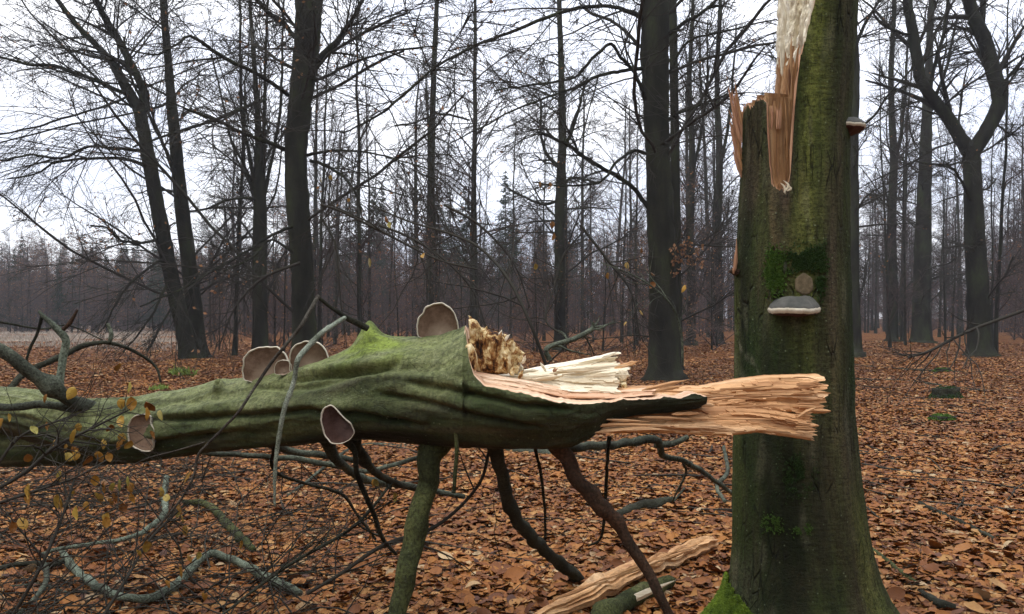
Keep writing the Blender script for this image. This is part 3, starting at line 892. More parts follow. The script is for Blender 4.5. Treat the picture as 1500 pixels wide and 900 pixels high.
hero('dark trunk left of the wide forked beech, reaching up behind its left stem',
     [(1350, 500, Y, 30), (1350, 440, Y, 27), (1352, 350, Y, 25), (1355, 250, Y, 20), (1358, 160, Y, 15), (1362, 60, Y, 11), (1366, -30, Y, 9)],
     [[(1356, 180, Y, 8), (1372, 140, Y, 7), (1390, 90, Y, 6), (1405, 30, Y, 5)]], seed=10, nb=34, blen=(3, 6), k=(7, 5, 3), rmin=.009)
Y = 33.
hero('shaded trunk half hidden by the right edge of the broken beech, behind the red fungus',
     [(1252, 516, Y, 22), (1250, 430, Y, 20), (1249, 300, Y, 19), (1249, 200, Y, 18), (1252, 100, Y, 15), (1247, 0, Y, 12), (1246, -50, Y, 10)],
     [[(1251, 75, Y, 8), (1265, 45, Y, 7), (1285, 10, Y, 5), (1300, -20, Y, 4)], [(1254, 190, Y, 6), (1280, 170, Y - 1, 5), (1310, 130, Y - 1.6, 4), (1340, 95, Y - 2, 3)]], seed=11, nb=28, blen=(2.5, 5.5), leaves=100)
Y = 52.
for k, (px, yb, wd, lab) in enumerate([(1307, 498, 17, 'upright trunk between the broken beech and the trunk left of the wide fork'),
                                       (1052, 503, 16, 'grey trunk just left of the standing broken beech'),
                                       (1012, 500, 15, 'grey trunk midway between the thick beech and the broken beech')]):
    Yk = Y - k * 4
    hero(lab, [(px, yb, Yk, wd), (px + 1, 430, Yk, wd * .92), (px - 1, 330, Yk, wd * .85), (px + 2, 230, Yk, wd * .7), (px - 2, 120, Yk, wd * .5), (px + 3, 10, Yk, wd * .4), (px, -40, Yk, wd * .3)],
         [[(px, 260, Yk, wd * .5), (px + 14, 190, Yk, wd * .4), (px + 22, 110, Yk, wd * .3), (px + 26, 30, Yk, wd * .2)]], seed=20 + k, nb=30, blen=(2.5, 5.), up=.4, ang=(30, 70), k=(7, 5, 2), rmin=.009)
rng = np.random.default_rng(77)


# ------------------------------------------------------------------ the fallen log
LOGROWS = np.array([(-60, 572, 628, 4.45), (0, 570, 632, 4.3), (60, 575, 648, 4.2), (120, 588, 668, 4.1), (200, 584, 676, 3.98), (280, 571, 666, 3.86), (320, 560, 660, 3.8), (360, 558, 657, 3.74), (420, 545, 653, 3.67),
                    (470, 531, 647, 3.6), (520, 514, 642, 3.53), (545, 503, 641, 3.5), (600, 499, 645, 3.45), (640, 496, 649, 3.41), (670, 487, 652, 3.38), (683, 480, 653, 3.37), (687, 500, 653, 3.37), (691, 522, 653, 3.36), (698, 543, 653, 3.36), (712, 557, 654, 3.35),
                    (760, 566, 656, 3.32), (800, 577, 656, 3.3), (835, 584, 653, 3.29), (865, 586, 640, 3.27), (890, 584, 617, 3.26), (930, 583, 607, 3.25), (980, 580, 603, 3.24), (1020, 577, 598, 3.23), (1031, 579, 594, 3.23)], float)
def ridged(x, y, z): return 1 - 2 * np.abs(nz(x, y, z))
VTOP = np.array([(-60, 0), (683, 480), (691, 479), (730, 481), (760, 486), (800, 500), (835, 524), (865, 548), (890, 558), (930, 564), (980, 566), (1031, 568)], float)
def log_mesh(rows, ns, na, ryf, seed, name, amp=1., px_over=None):
    px = np.linspace(rows[0, 0], rows[-1, 0], ns)
    top, bot, Yv = (np.interp(px, rows[:, 0], rows[:, k]) for k in (1, 2, 3))
    k5 = np.ones(5) / 5
    def sm(a):
        b = np.convolve(np.pad(a, 2, 'edge'), k5, 'valid'); m = np.abs(px - 687) > 14
        return np.where(m, b, a)
    cut = top.copy()
    if seed == 3.3:
        top = np.where(px > 682, np.interp(px, VTOP[:, 0], VTOP[:, 1]), top)
        top, bot = np.convolve(np.pad(top, 2, 'edge'), k5, 'valid'), sm(bot)
    else: top, bot = sm(top), sm(bot)
    mid = (top + bot) / 2
    cx = (px - 750) * Yv / F; cz = CAMZ - (mid - HY) * Yv / F; rz = (bot - top) / 2 * Yv / F
    ry = rz * ryf(px)
    th = np.arange(na) / na * 2 * np.pi
    X = cx[:, None] + 0 * th[None]
    S, Cc = np.sin(th)[None] + 0 * X, np.cos(th)[None] + 0 * X
    flat_ = np.zeros(S.shape, bool)
    if seed == 3.3:                                # the upper half is torn away right of the rotten face: each ring gets a flat top at the tear
        jag = 3.2 * nz(px * .05, 0 * px, 0 * px + 3) + 1.3 * nz(px * .17, 0 * px, 0 * px + 7)
        cj = np.where(px > 683, cut + jag * np.clip((px - 690) / 20, 0, 1), top)
        tc_ = np.arcsin(np.clip((mid - cj) / ((bot - top) / 2), -.6, .999))
        rows_ = px > 683
        A_ = math.radians(60); t0_ = ((th + A_) % (2 * np.pi)) - A_
        t0_ = t0_[None] + 0 * X; tcc = tc_[:, None] + 0 * t0_
        f1_ = -A_ + (t0_ + A_) / (2 * A_) * (tcc + A_)
        f3_ = (np.pi - tcc) + (t0_ - (np.pi - A_)) / (2 * A_) * (np.pi + A_ - (np.pi - tcc))
        warped = np.where(t0_ <= A_, f1_, np.where(t0_ >= np.pi - A_, np.where(t0_ <= np.pi + A_, f3_, t0_), 0))
        fl = (t0_ > A_ + 1e-6) & (t0_ < np.pi - A_ - 1e-6)
        lam = (t0_ - A_) / (np.pi - 2 * A_)
        S2 = np.where(fl, np.sin(tcc), np.sin(warped)); C2 = np.where(fl, np.cos(tcc) * (1 - 2 * lam), np.cos(warped))
        S = np.where(rows_[:, None], S2, S); Cc = np.where(rows_[:, None], C2, Cc); flat_ = fl & rows_[:, None]
    n1_ = ridged(X * .9 + seed, Cc * 1.5 + .25 * X, S * 1.9 + seed)
    n2_ = ridged(X * 2.4 + seed, Cc * 3.1, S * 3.3 - seed)
    n3_ = nz(X * 7, Cc * 5 + seed, S * 5); n4_ = nz(X * 26, Cc * 11, S * 11 + seed)
    n5_ = nz(X * 60, Cc * 24, S * 24 + seed)
    d = amp * (.012 * n1_ + .005 * n2_ ** 3 + .004 * n3_ + .0022 * n4_ + .0018 * n5_) * np.clip((P(900, 0, 3.25)[0] - X) / .25 + .45, .45, 1)
    fold = np.exp(-((np.degrees(np.arcsin(np.clip(S, -1, 1))) * np.where(Cc > 0, 1, 9) - (38 + 14 * np.sin(X * 3.1) + 6 * np.sin(X * 9))) / 5.) ** 2) * np.clip((.3 - np.abs(X + .75)) * 5 + .8, 0, 1)
    d = d - amp * .022 * fold
    edge = np.clip((cx[-1] - cx) / .05, 0, 1)[:, None]; d = d * (.3 + .7 * edge); d = np.where(flat_, .008 * nz(X * 3, Cc * 9, 0 * X) + .004 * nz(X * 8, Cc * 25, 0 * X), d)

    front = np.clip(Cc * 4 + .6, 0, 1)
    pyv = HY - (cz[:, None] + rz[:, None] * S - CAMZ) * F / (Yv[:, None] - ry[:, None] * Cc * .9)
    pxv = px[:, None] + 0 * S
    def crease(pts, dep, wd, bul):
        q = np.array(pts, float); yc = np.interp(px, q[:, 0], q[:, 1])[:, None] + 2.2 * nz(pxv * .06, 0 * pxv, 0 * pxv + dep * 99)
        end = np.clip((pxv - q[0, 0]) / 30, 0, 1) * np.clip((q[-1, 0] - pxv) / 40, 0, 1)
        u_ = pyv - yc
        return front * end * (-dep * np.exp(-(u_ / wd) ** 2) + bul * np.exp(-((u_ + wd * 2.6) / (wd * 2.2)) ** 2))
    if seed == 3.3:
        d = d + crease([(425, 563), (470, 555), (513, 549), (560, 545), (600, 530)], .040, 3.6, .018) + crease([(230, 616), (330, 611), (400, 606), (470, 601), (545, 607), (640, 622)], .036, 4, .018)
        d = d + crease([(600, 560), (680, 572), (760, 592), (840, 600)], .026, 4, .012) + crease([(120, 640), (200, 655), (300, 640), (380, 632)], .022, 4, .01)
        d = d + crease([(560, 575), (640, 590), (720, 612), (800, 628)], .028, 4.5, .012)
        x0 = P(539, 500, 3.5)[0]; lat = np.degrees(np.arccos(np.clip(S, -1, 1)))
        d = d + .075 * np.exp(-((X - x0) / .050) ** 2 - (lat / 17) ** 2) + .022 * np.exp(-((X - x0) / .16) ** 2 - (lat / 40) ** 2)
        x1 = P(322, 566, 3.7)[0]; ang_ = np.degrees(np.arctan2(S + 0 * X, Cc + 0 * X)) - 55
        rk = np.hypot((X - x1) / .026, ang_ / 11)
        d = d + .034 * np.exp(-rk ** 4) - .030 * np.exp(-(rk / .42) ** 4) + .01 * np.exp(-(rk / 2.2) ** 2)
    dirx = np.stack([0 * S * X, -Cc + 0 * X, S + 0 * X], -1)
    V = np.stack([X, Yv[:, None] - ry[:, None] * Cc, cz[:, None] + rz[:, None] * S], -1) + dirx * d[..., None]
    mi_ = None
    al = np.clip(.52 + .9 * nz(X * 1.2 + 5, Cc * 1.2, S * 1.2) + .75 * np.clip(S, -.7, .7) + .5 * nz(X * 5, Cc * 3, S * 3), 0, 1)  # noise algae, thicker on top; that upward bias also paints in light from above
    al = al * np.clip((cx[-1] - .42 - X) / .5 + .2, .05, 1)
    dk = np.clip(1.6 * nz(X * .8 + 3, Cc * 2, S * 4 + 9) - .1, 0, .8) + np.clip((X - cx[-1] + .55) / .4, 0, .6) + .55 * np.clip(-S - .25, 0, 1)  # noise stain and dark tongue end; last term paints shade under the log
    pl = np.clip(nz(X * 2.2 + 31, Cc * 3, S * 3) * 2 - .9 + .25 * np.clip(-.9 - X, 0, 1), 0, .5)
    i, j = np.meshgrid(np.arange(ns - 1), np.arange(na), indexing='ij'); j2 = (j + 1) % na
    Q = np.stack([i * na + j, (i + 1) * na + j, (i + 1) * na + j2, i * na + j2], -1).reshape(-1, 4)
    Vf = V.reshape(-1, 3)
    c0, c1 = V[0].mean(0), V[-1].mean(0)
    Vf = np.vstack([Vf, c0, c1]); nn = ns * na
    T = [(nn, a, (a + 1) % na) for a in range(na)] + [(nn + 1, (ns - 1) * na + (a + 1) % na, (ns - 1) * na + a) for a in range(na)]
    ex = lambda a: np.concatenate([a.ravel(), [0, 0]])
    if seed == 3.3:
        of = flat_.ravel()
        mi_ = np.concatenate([of[Q].any(1).astype(int), np.zeros(len(T), int)])
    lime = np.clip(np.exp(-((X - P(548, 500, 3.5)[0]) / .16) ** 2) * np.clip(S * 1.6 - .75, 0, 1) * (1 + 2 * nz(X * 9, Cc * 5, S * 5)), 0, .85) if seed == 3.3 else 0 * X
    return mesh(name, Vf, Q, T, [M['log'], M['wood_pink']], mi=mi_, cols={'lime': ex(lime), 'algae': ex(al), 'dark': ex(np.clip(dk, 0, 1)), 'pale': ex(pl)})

LOG = empty('fallen_tree', (-.9, 3.6, 1.1))
tag(LOG, 'snapped green mossy beech trunk lying propped on its branches across the foreground', 'fallen tree')
ryf = lambda px: np.interp(px, [-60, 600, 700, 860, 960, 1031], [1, 1, 1, 1.1, 1.3, 1.6])
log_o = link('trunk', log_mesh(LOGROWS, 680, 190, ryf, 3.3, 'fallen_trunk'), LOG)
low = np.array([(-60, 628, 688, 4.55), (0, 626, 684, 4.45), (60, 630, 680, 4.38), (130, 640, 680, 4.28), (200, 648, 676, 4.12), (240, 652, 668, 4.05)], float)
link('stem', log_mesh(low, 120, 60, lambda p: 1 + 0 * p, 8.1, 'lower_stem', .8), LOG)

def knob(px, py, Yk, r, up, name, mat, parent, hole=True, seed=0, lean=(0, 0, 1.)):
    """a swelling with an optional hollow at its tip"""
    n, a = 16, 22
    V = []
    ax = unit(np.array(lean, float)); u = unit(np.cross(ax, [0, 1, .1])); v_ = np.cross(ax, u)
    c = P(px, py, Yk)
    for i in range(n):
        t = i / (n - 1)
        hh = up * min(1, t * 1.35) * (1 - .15 * max(0, t - .75) * 4) if not hole or t < .8 else up * (1 - (t - .8) * 2.2)
        rr_ = r * (1.9 * (1 - t) ** 2 + .75 * math.sqrt(max(0., 1 - max(0, t - .35) ** 2 / .4225)) if t < 1 else 0)
        for j in range(a):
            an = j / a * 2 * math.pi
            k = 1 + .22 * mn.noise((math.cos(an) * 2 + seed, math.sin(an) * 2, t * 3))
            V.append(c + ax * hh + (u * math.cos(an) + v_ * math.sin(an)) * rr_ * k)
    Q = [(i * a + j, i * a + (j + 1) % a, (i + 1) * a + (j + 1) % a, (i + 1) * a + j) for i in range(n - 1) for j in range(a)]
    me = mesh(name, V, Q, mats=[mat], cols={'algae': np.full(len(V), .75), 'dark': np.full(len(V), .0), 'pale': np.full(len(V), .05)})
    return link(name, me, parent)

# --- rotten face and torn wood
def blob(outline, Yb, thick, amp, name, mat, parent, seed=0, rings=22, na=90, sc=14):
    K = np.array([P(x, y, Yb) for x, y in outline + outline[:1]])
    s = np.concatenate([[0], np.cumsum(np.linalg.norm(np.diff(K, axis=0), axis=1))]); q = np.linspace(0, s[-1], na, endpoint=False)
    O = np.stack([np.interp(q, s, K[:, k]) for k in range(3)], 1)
    c = O.mean(0)
    fr = np.linspace(0.02, 1, rings)
    Vf = c + (O[None] - c) * fr[:, None, None]
    X, Z = Vf[..., 0], Vf[..., 2]
    d = amp * (1.2 * nz(X * sc, Z * sc * .6, 0 * X + seed) + .8 * nz(X * sc * 2.4, Z * sc * 1.4, 0 * X + seed) + .35 * nz(X * 90, Z * 60, 0 * X))
    d = np.round(d / (amp * .35)) * (amp * .35) * .5 + d * .5
    ed = np.sqrt(np.clip(1 - fr ** 4, 0, 1))[:, None]
    front = Vf.copy(); front[..., 1] -= thick * .5 * ed + d * (.4 + .6 * ed)
    back = Vf[::-1].copy(); back[..., 1] += thick * .5 * ed[::-1]
    jit = 1 + .0 * X
    V = np.concatenate([front, back[1:]]).reshape(-1, 3); n = 2 * rings - 1
    i, j = np.meshgrid(np.arange(n - 1), np.arange(na), indexing='ij'); j2 = (j + 1) % na
    Q = np.stack([i * na + j, i * na + j2, (i + 1) * na + j2, (i + 1) * na + j], -1).reshape(-1, 4)
    return link(name, mesh(name, V, Q, mats=[mat], smooth=False), parent)
rotpts = [(686, 468), (692, 466), (699, 470), (704, 479), (712, 482), (722, 484), (734, 488), (744, 491), (749, 499), (757, 502), (758, 510), (770, 518), (764, 522), (769, 524), (762, 530), (758, 538), (764, 546), (752, 541), (744, 548), (726, 549), (706, 547), (690, 542), (684, 532), (676, 524), (675, 512), (680, 503), (688, 495), (687, 480)]
o = blob(rotpts, 3.34, .09, .020, 'rotten_heartwood', M['rot'], LOG, 2)
blob([(677, 513), (683, 504), (690, 503), (695, 510), (699, 522), (700, 536), (694, 545), (687, 541), (684, 530), (676, 523)], 3.19, .05, .014, 'rotten_heartwood', M['rot'], LOG, 12, 14, 50)
o['label'] = 'crumbling brown and yellow rotten heartwood at the break'

def slab(top, bot, Y0, tilt, thick, name, mat, parent, seed=0, nu=150, nv=22, rag=(3, 10), amp=.008, lab=None, fray=.5):
    top, bot = np.array(top, float), np.array(bot, float)
    u = np.linspace(0, 1, nu)
    v = np.linspace(0, 1, nv)
    x0, x1 = max(top[0, 0], bot[0, 0]), min(top[-1, 0], bot[-1, 0])
    r = np.random.default_rng(seed)
    e1 = np.repeat(r.normal(0, 1, nv // 2 + 1), 2)[:nv] * rag[1] + r.normal(0, .3, nv) * rag[1]
    e0 = r.normal(0, 1, nv) * rag[0]
    px = x0 + (x1 - x0) * u[:, None] + e1[None] * np.clip((u[:, None] - (1 - fray)) / fray, 0, 1) ** 3 + e0[None] * np.clip((fray - u[:, None]) / fray, 0, 1) ** 3
    tp = np.interp(px, top[:, 0], top[:, 1]); bt = np.interp(px, bot[:, 0], bot[:, 1])
    wob = nz(px * .03, v[None] * 3 + seed, 0 * px) * 1.2
    py = tp + (bt - tp) * v[None] + wob * np.sin(np.pi * v)[None] + .8 * nz(px * .09, 0 * px + seed, v[None] * 9)
    Yd = Y0 + tilt * (1 - v[None])
    f1 = nz(px * .010, v[None] * 4.2, 0 * px + seed); f2 = nz(px * .018, v[None] * nv * .42, 0 * px + seed + 5); f3 = nz(px * .007, v[None] * 2.3, 0 * px + seed + 9) + .25 * nz(px * .03, v[None] * 9, 0 * px + seed)
    step = np.floor((f3 + .5) * 5) / 5
    D = amp * (1.6 * f1 + .18 * f2 + 3.6 * step)
    rim = np.minimum(1, np.minimum(v, 1 - v) * 8)[None]
    Yf = Yd - D * 1.0 - thick * .25 * np.sqrt(rim)
    Fp = np.stack([(px - 750) * Y0 / F, Yf, CAMZ - (py - HY) * Y0 / F], -1)
    Bp = Fp.copy(); Bp[..., 1] = Yd + thick * .5
    V = np.concatenate([Fp.reshape(-1, 3), Bp.reshape(-1, 3)]); off = nu * nv
    i, j = np.meshgrid(np.arange(nu - 1), np.arange(nv - 1), indexing='ij'); a = i * nv + j
    Qf = np.stack([a, a + nv, a + nv + 1, a + 1], -1).reshape(-1, 4)
    Qb = Qf[:, ::-1] + off
    R_ = [Qf, Qb]
    i1 = np.arange(nu - 1)
    for jj, fl in ((0, 1), (nv - 1, 0)):
        q = np.stack([i1 * nv + jj, i1 * nv + jj + off, (i1 + 1) * nv + jj + off, (i1 + 1) * nv + jj], -1); R_.append(q if fl else q[:, ::-1])
    j1 = np.arange(nv - 1)
    for ii, fl in ((0, 0), (nu - 1, 1)):
        q = np.stack([ii * nv + j1, ii * nv + j1 + off, ii * nv + j1 + 1 + off, ii * nv + j1 + 1], -1); R_.append(q if fl else q[:, ::-1])
    o = link(name, mesh(name, V, np.concatenate(R_), mats=[mat], smooth=False), parent)
    if lab: o['label'] = lab
    return o
TW, CW = M['wood_tan'], M['wood_cream']
slab([(905, 568), (1030, 568), (1048, 565), (1090, 557), (1130, 552), (1206, 550)], [(905, 582), (1030, 602), (1100, 600), (1206, 606)], 3.30, .05, .10, 'torn_wood', TW, LOG, 1, 220, 34, (4, 9), .010, 'fresh tan torn wood above the groove', .12)
slab([(858, 617), (900, 607), (960, 602), (1040, 596), (1085, 596), (1130, 601), (1188, 612)], [(858, 630), (900, 635), (950, 634), (1060, 637), (1108, 633), (1150, 640), (1188, 645)], 3.24, .03, .10, 'torn_wood', TW, LOG, 2, 220, 30, (5, 4), .009, 'fresh tan torn wood along the lower edge', .12)
slab([(722, 554), (790, 539), (870, 525), (903, 517)], [(722, 562), (800, 556), (903, 548)], 3.46, .05, .08, 'rotted_wood', CW, LOG, 3, 120, 22, (6, 4), .010, None, .15)
slab([(686, 545), (760, 547), (800, 542), (916, 533)], [(686, 553), (760, 560), (800, 564), (916, 562)], 3.40, .05, .10, 'rotted_wood', CW, LOG, 4, 150, 22, (5, 5), .010, None, .12)
slab([(745, 556), (840, 552), (906, 549)], [(745, 561), (800, 571), (840, 576), (906, 579)], 3.30, .06, .08, 'rotted_wood', CW, LOG, 5, 130, 22, (6, 3), .008, None, .12)
slab([(832, 550), (870, 545), (917, 538)], [(832, 556), (880, 557), (917, 552)], 3.36, .02, .05, 'rotted_wood', CW, LOG, 6, 60, 12, (6, 3), .006, None, .2)
slab([(690, 545), (760, 556), (830, 570), (900, 573), (960, 570)], [(690, 556), (760, 568), (830, 584), (900, 584), (960, 578)], 3.26, .05, .06, 'torn_wood', M['wood_pink'], LOG, 7, 170, 10, (4, 5), .005, None, .15)
blob([(906, 541), (918, 540), (921, 548), (917, 558), (908, 561), (903, 552)], 3.36, .06, .01, 'rotted_wood', M['wood_cream'], LOG, 5, 10, 30)
blob([(909, 561), (917, 560), (919, 567), (914, 573), (908, 571)], 3.34, .05, .008, 'rotted_wood', M['rot'], LOG, 6, 8, 24)

def splinter(pts, Yk, wd, mat, parent=LOG, flat=.45, name='splinter', dy=0.):
    """a pointed sliver through (px,py) points"""
    n = len(pts); K = np.array([P(x, y, Yk + dy * i / max(1, n - 1)) for i, (x, y) in enumerate(pts)])
    C = crom(K, 3); m = len(C); t = np.linspace(0, 1, m)
    w_ = wd * Yk / F / 2 * np.clip(np.minimum(t * 9 + .35, (1 - t) * 2.6 + .04), 0, 1) * np.array([random.uniform(.7, 1.25) for _ in range(m)])
    T = unit(np.gradient(C, axis=0)); U = unit(np.cross(T, [0, 1, 0])); W = np.cross(T, U)
    an = np.arange(5) / 5 * 2 * np.pi + random.random()
    V = C[:, None] + w_[:, None, None] * (np.cos(an)[None, :, None] * U[:, None] + flat * np.sin(an)[None, :, None] * W[:, None])
    V = V.reshape(-1, 3)
    Q = [(i * 5 + j, i * 5 + (j + 1) % 5, (i + 1) * 5 + (j + 1) % 5, (i + 1) * 5 + j) for i in range(m - 1) for j in range(5)]
    return link(name, mesh(name, V, Q, mats=[mat], smooth=False), parent)

for k in range(11):                                   # slivers along the tan slabs
    y = random.uniform(556, 596); x = random.uniform(1000, 1100); l_ = random.uniform(50, 110)
    sl = (552 - y) * .0
    splinter([(x, y + 2), (x + l_ * .5, y + random.uniform(-2, 1)), (x + l_, y + random.uniform(-5, 2))], 3.225 + random.uniform(0, .02), random.uniform(2, 4.5), TW)
for k in range(9):
    y = random.uniform(606, 634); x = random.uniform(880, 1080); l_ = random.uniform(50, 110)
    splinter([(x, y - 1), (x + l_ * .5, y + random.uniform(-1, 1)), (x + l_, y + random.uniform(-2, 4))], 3.19 + random.uniform(0, .02), random.uniform(2, 4.5), TW)
for k in range(15):                                   # frayed right ends
    y = random.uniform(551, 608); x = random.uniform(1178, 1198)
    splinter([(x - 22, y), (x, y + random.uniform(-1, 1)), (x + random.uniform(6, 20), y + random.uniform(-4, 5))], 3.24 + random.uniform(0, .06), random.uniform(2, 4.5), TW)
for k in range(12):
    y = random.uniform(603, 640)
    splinter([(1165, y), (1182, y + 1), (random.uniform(1188, 1199), y + random.uniform(-3, 4))], 3.2 + random.uniform(0, .05), random.uniform(2, 4), TW)
for a in ([(1010, 592), (1040, 594), (1048, 594)], [(984, 607), (1010, 606), (1027, 606)], [(940, 572), (975, 564), (1010, 556)], [(960, 573), (985, 568), (1000, 566)], [(1168, 612), (1182, 603), (1196, 597)], [(850, 628), (900, 622), (990, 624)], [(870, 634), (930, 628), (980, 630)]):
    splinter(a, 3.19, 6, TW, flat=.6)
for k in range(26):                                   # shards round the rotten face
    i_ = random.randrange(3, 18); x, y = rotpts[i_]
    splinter([(x - 4, y + 9), (x - 1, y + 3), (x + random.uniform(-1, 4), y - random.uniform(1, 5))], 3.31 + random.uniform(-.02, .04), random.uniform(4, 9), random.choice([M['rot'], M['rot'], CW]), flat=.5)
for k in range(14):                                   # cream slivers
    x = random.uniform(700, 860); y = 560 - (x - 700) * .08 + random.uniform(-8, 8); l_ = random.uniform(30, 75)
    splinter([(x, y), (x + l_ * .5, y - 2), (x + l_, y - random.uniform(2, 8))], 3.30 + random.uniform(0, .04), random.uniform(2, 5), CW)
for a, wd, m_ in (([(758, 530), (762, 540), (765, 549)], 9, CW), ([(800, 545), (795, 537), (791, 531)], 4, CW), ([(880, 526), (893, 521), (904, 516)], 5, CW), ([(900, 540), (920, 534), (936, 529)], 8, TW), ([(905, 548), (912, 536), (906, 526)], 6, M['wood_red']), ([(816, 549), (812, 543), (818, 540)], 6, M['wood_red']), ([(752, 549), (775, 544), (790, 543)], 5, CW), ([(690, 470), (689, 466), (686, 462)], 4, M['rot'])):
    splinter(a, 3.38, wd, m_, flat=.7)
for k in range(0):                                   # torn dark bark teeth along the tongue's upper edge
    x = random.uniform(700, 1026); y = float(np.interp(x, [700, 760, 830, 900, 1026], [555, 563, 580, 580, 573]))
    splinter([(x, y + 6), (x + 3, y + 1), (x + 6 + random.random() * 6, y - random.uniform(0, 3))], 3.16, random.uniform(3, 7), M['b_dark'], name='bark_tooth')

# --- branches of the fallen tree
def limb(pts, mat, parent=LOG, name='branch', sides=14, rough=.10, n=9, lab=None, knots=0, fibre=0):
    C, R = pxpath(pts, n)
    L_ = np.concatenate([[0], np.cumsum(np.linalg.norm(np.diff(C, axis=0), axis=1))])
    sd_ = random.uniform(0, 50)
    C = C + np.stack([nz(L_ * 9 + sd_, 0 * L_ + k * 7, 0 * L_) for k in range(3)], 1) * (R * .45)[:, None]
    if knots:
        for _ in range(knots):
            c = random.uniform(.1, .9) * L_[-1]; R = R * (1 + random.uniform(.15, .35) * np.exp(-((L_ - c) / (R.mean() * 1.1)) ** 2))
    V, Q = tubes(C[None], R[None], sides)
    V = V.reshape(len(C), sides, 3)
    a = np.arange(sides) / sides * 2 * np.pi
    k = rough * nz(L_[:, None] * 14 + sd_, 1.6 * np.cos(a)[None] + 0 * L_[:, None], 1.6 * np.sin(a)[None]) * 2
    if fibre:
        k = fibre * (nz(L_[:, None] * 1.2 + sd_, 2.6 * np.cos(a)[None] + 0 * L_[:, None], 2.6 * np.sin(a)[None]) * 2 + nz(L_[:, None] * 3 + sd_, 7 * np.cos(a)[None] + 0 * L_[:, None], 7 * np.sin(a)[None])) - .25 * (np.sin(a)[None] > .2)
    V = V + (V - C[:, None]) * k[..., None]
    V = V.reshape(-1, 3); T = []
    for e, ci in ((0, 0), (len(C) - 1, len(C) - 1)):
        V = np.vstack([V, C[ci]]); c = len(V) - 1
        T += [(c, e * sides + j, e * sides + (j + 1) % sides) if e else (c, e * sides + (j + 1) % sides, e * sides + j) for j in range(sides)]
    o = link(name, mesh(name, V, Q, T, [mat], smooth=not fibre), parent)
    if lab: o['label'] = lab
    return o, C, R
def foot(px, Y0, wd): return None
limb([(640, 636, 3.42, 60), (634, 662, 3.4, 40), (630, 690, 3.38, 33), (620, 730, 3.36, 31), (608, 780, 3.33, 30), (600, 820, 3.3, 31), (592, 860, 3.27, 29), (580, 905, 3.24, 28), (560, 985, 3.15, 27), (548, 1070, 3.1, 26)], M['b_mossy'], rough=.06, knots=2, lab='thick mossy yellow green branch propping the trunk')
limb([(722, 640, 3.45, 30), (728, 670, 3.5, 21), (738, 705, 3.6, 19), (746, 740, 3.75, 18), (765, 772, 3.95, 19), (795, 803, 4.3, 17), (825, 830, 4.6, 16), (848, 848, 4.8, 15), (862, 862, 4.9, 12)], M['b_dark'], knots=3, lab='dark crooked branch reaching the leaves')
limb([(812, 640, 3.32, 34), (826, 668, 3.32, 23), (842, 698, 3.33, 22), (866, 724, 3.34, 22), (892, 752, 3.35, 19), (915, 785, 3.36, 17), (935, 815, 3.36, 16), (955, 850, 3.36, 15), (975, 890, 3.36, 14), (990, 930, 3.36, 13), (1010, 1010, 3.4, 11)], M['b_rust'], knots=5, lab='rusty brown peeling branch slanting down to the right')
limb([(667, 628, 3.2, 7), (669, 660, 3.2, 6), (667, 690, 3.2, 6), (666, 708, 3.2, 5), (665, 722, 3.2, 6)], M['b_mossy'], sides=8, lab='short broken ochre stub')
limb([(478, 645, 3.65, 20), (492, 672, 3.75, 14), (515, 692, 3.95, 12), (540, 704, 4.2, 11), (575, 708, 4.4, 11), (607, 714, 4.5, 9), (640, 720, 4.6, 8), (680, 728, 4.7, 7)], M['b_grey'], knots=2)
limb([(520, 640, 3.6, 22), (530, 668, 3.7, 14), (548, 690, 3.9, 12), (575, 706, 4.2, 10), (608, 716, 4.4, 9)], M['b_dark'], knots=2)
limb([(500, 640, 3.55, 14), (519, 660, 3.55, 9), (522, 690, 3.6, 8), (533, 720, 3.7, 8), (548, 755, 3.8, 7), (561, 790, 3.9, 6), (580, 812, 4.0, 5)], M['b_dark'], sides=8)
limb([(250, 655, 4.0, 12), (310, 664, 4.3, 8), (370, 668, 4.4, 8), (430, 672, 4.5, 8), (490, 682, 4.6, 8), (540, 690, 4.7, 7), (620, 668, 5.0, 6)], M['b_grey'], sides=9)
limb([(395, 650, 4.0, 12), (430, 662, 4.2, 10), (480, 668, 4.4, 9), (530, 676, 4.6, 7)], M['b_grey'], sides=9)
limb([(400, 655, 3.8, 6), (402, 690, 4., 5), (440, 706, 4.2, 5), (500, 724, 4.5, 5), (520, 750, 4.7, 4), (550, 790, 4.8, 4)], M['b_dark'], sides=7)
limb([(780, 640, 3.4, 8), (786, 665, 3.4, 5), (793, 700, 3.5, 4.5), (798, 750, 3.6, 4), (799, 790, 3.7, 4)], M['b_dark'], sides=7)
limb([(893, 640, 3.5, 7), (890, 668, 3.5, 5.5), (888, 700, 3.6, 5), (886, 745, 3.7, 4.5), (880, 788, 3.8, 4), (862, 800, 3.9, 3)], M['b_dark'], sides=7)
limb([(815, 655, 3.6, 16), (850, 655, 3.8, 13), (890, 652, 4.0, 12), (930, 648, 4.2, 12), (952, 642, 4.3, 12), (966, 652, 4.4, 11), (972, 668, 4.5, 9), (1000, 675, 4.6, 8), (1030, 692, 4.8, 7), (1058, 712, 5, 6), (1075, 725, 5.2, 6)], M['b_grey'], knots=3, lab='grey green side branch bending behind the standing trunk')
limb([(960, 652, 4.4, 10), (985, 650, 4.45, 9), (1007, 641, 4.5, 7)], M['b_grey'], sides=9)
limb([(1000, 676, 4.6, 4), (1004, 695, 4.7, 4), (985, 735, 4.9, 3), (1003, 715, 5, 3)], M['b_grey'], sides=6)
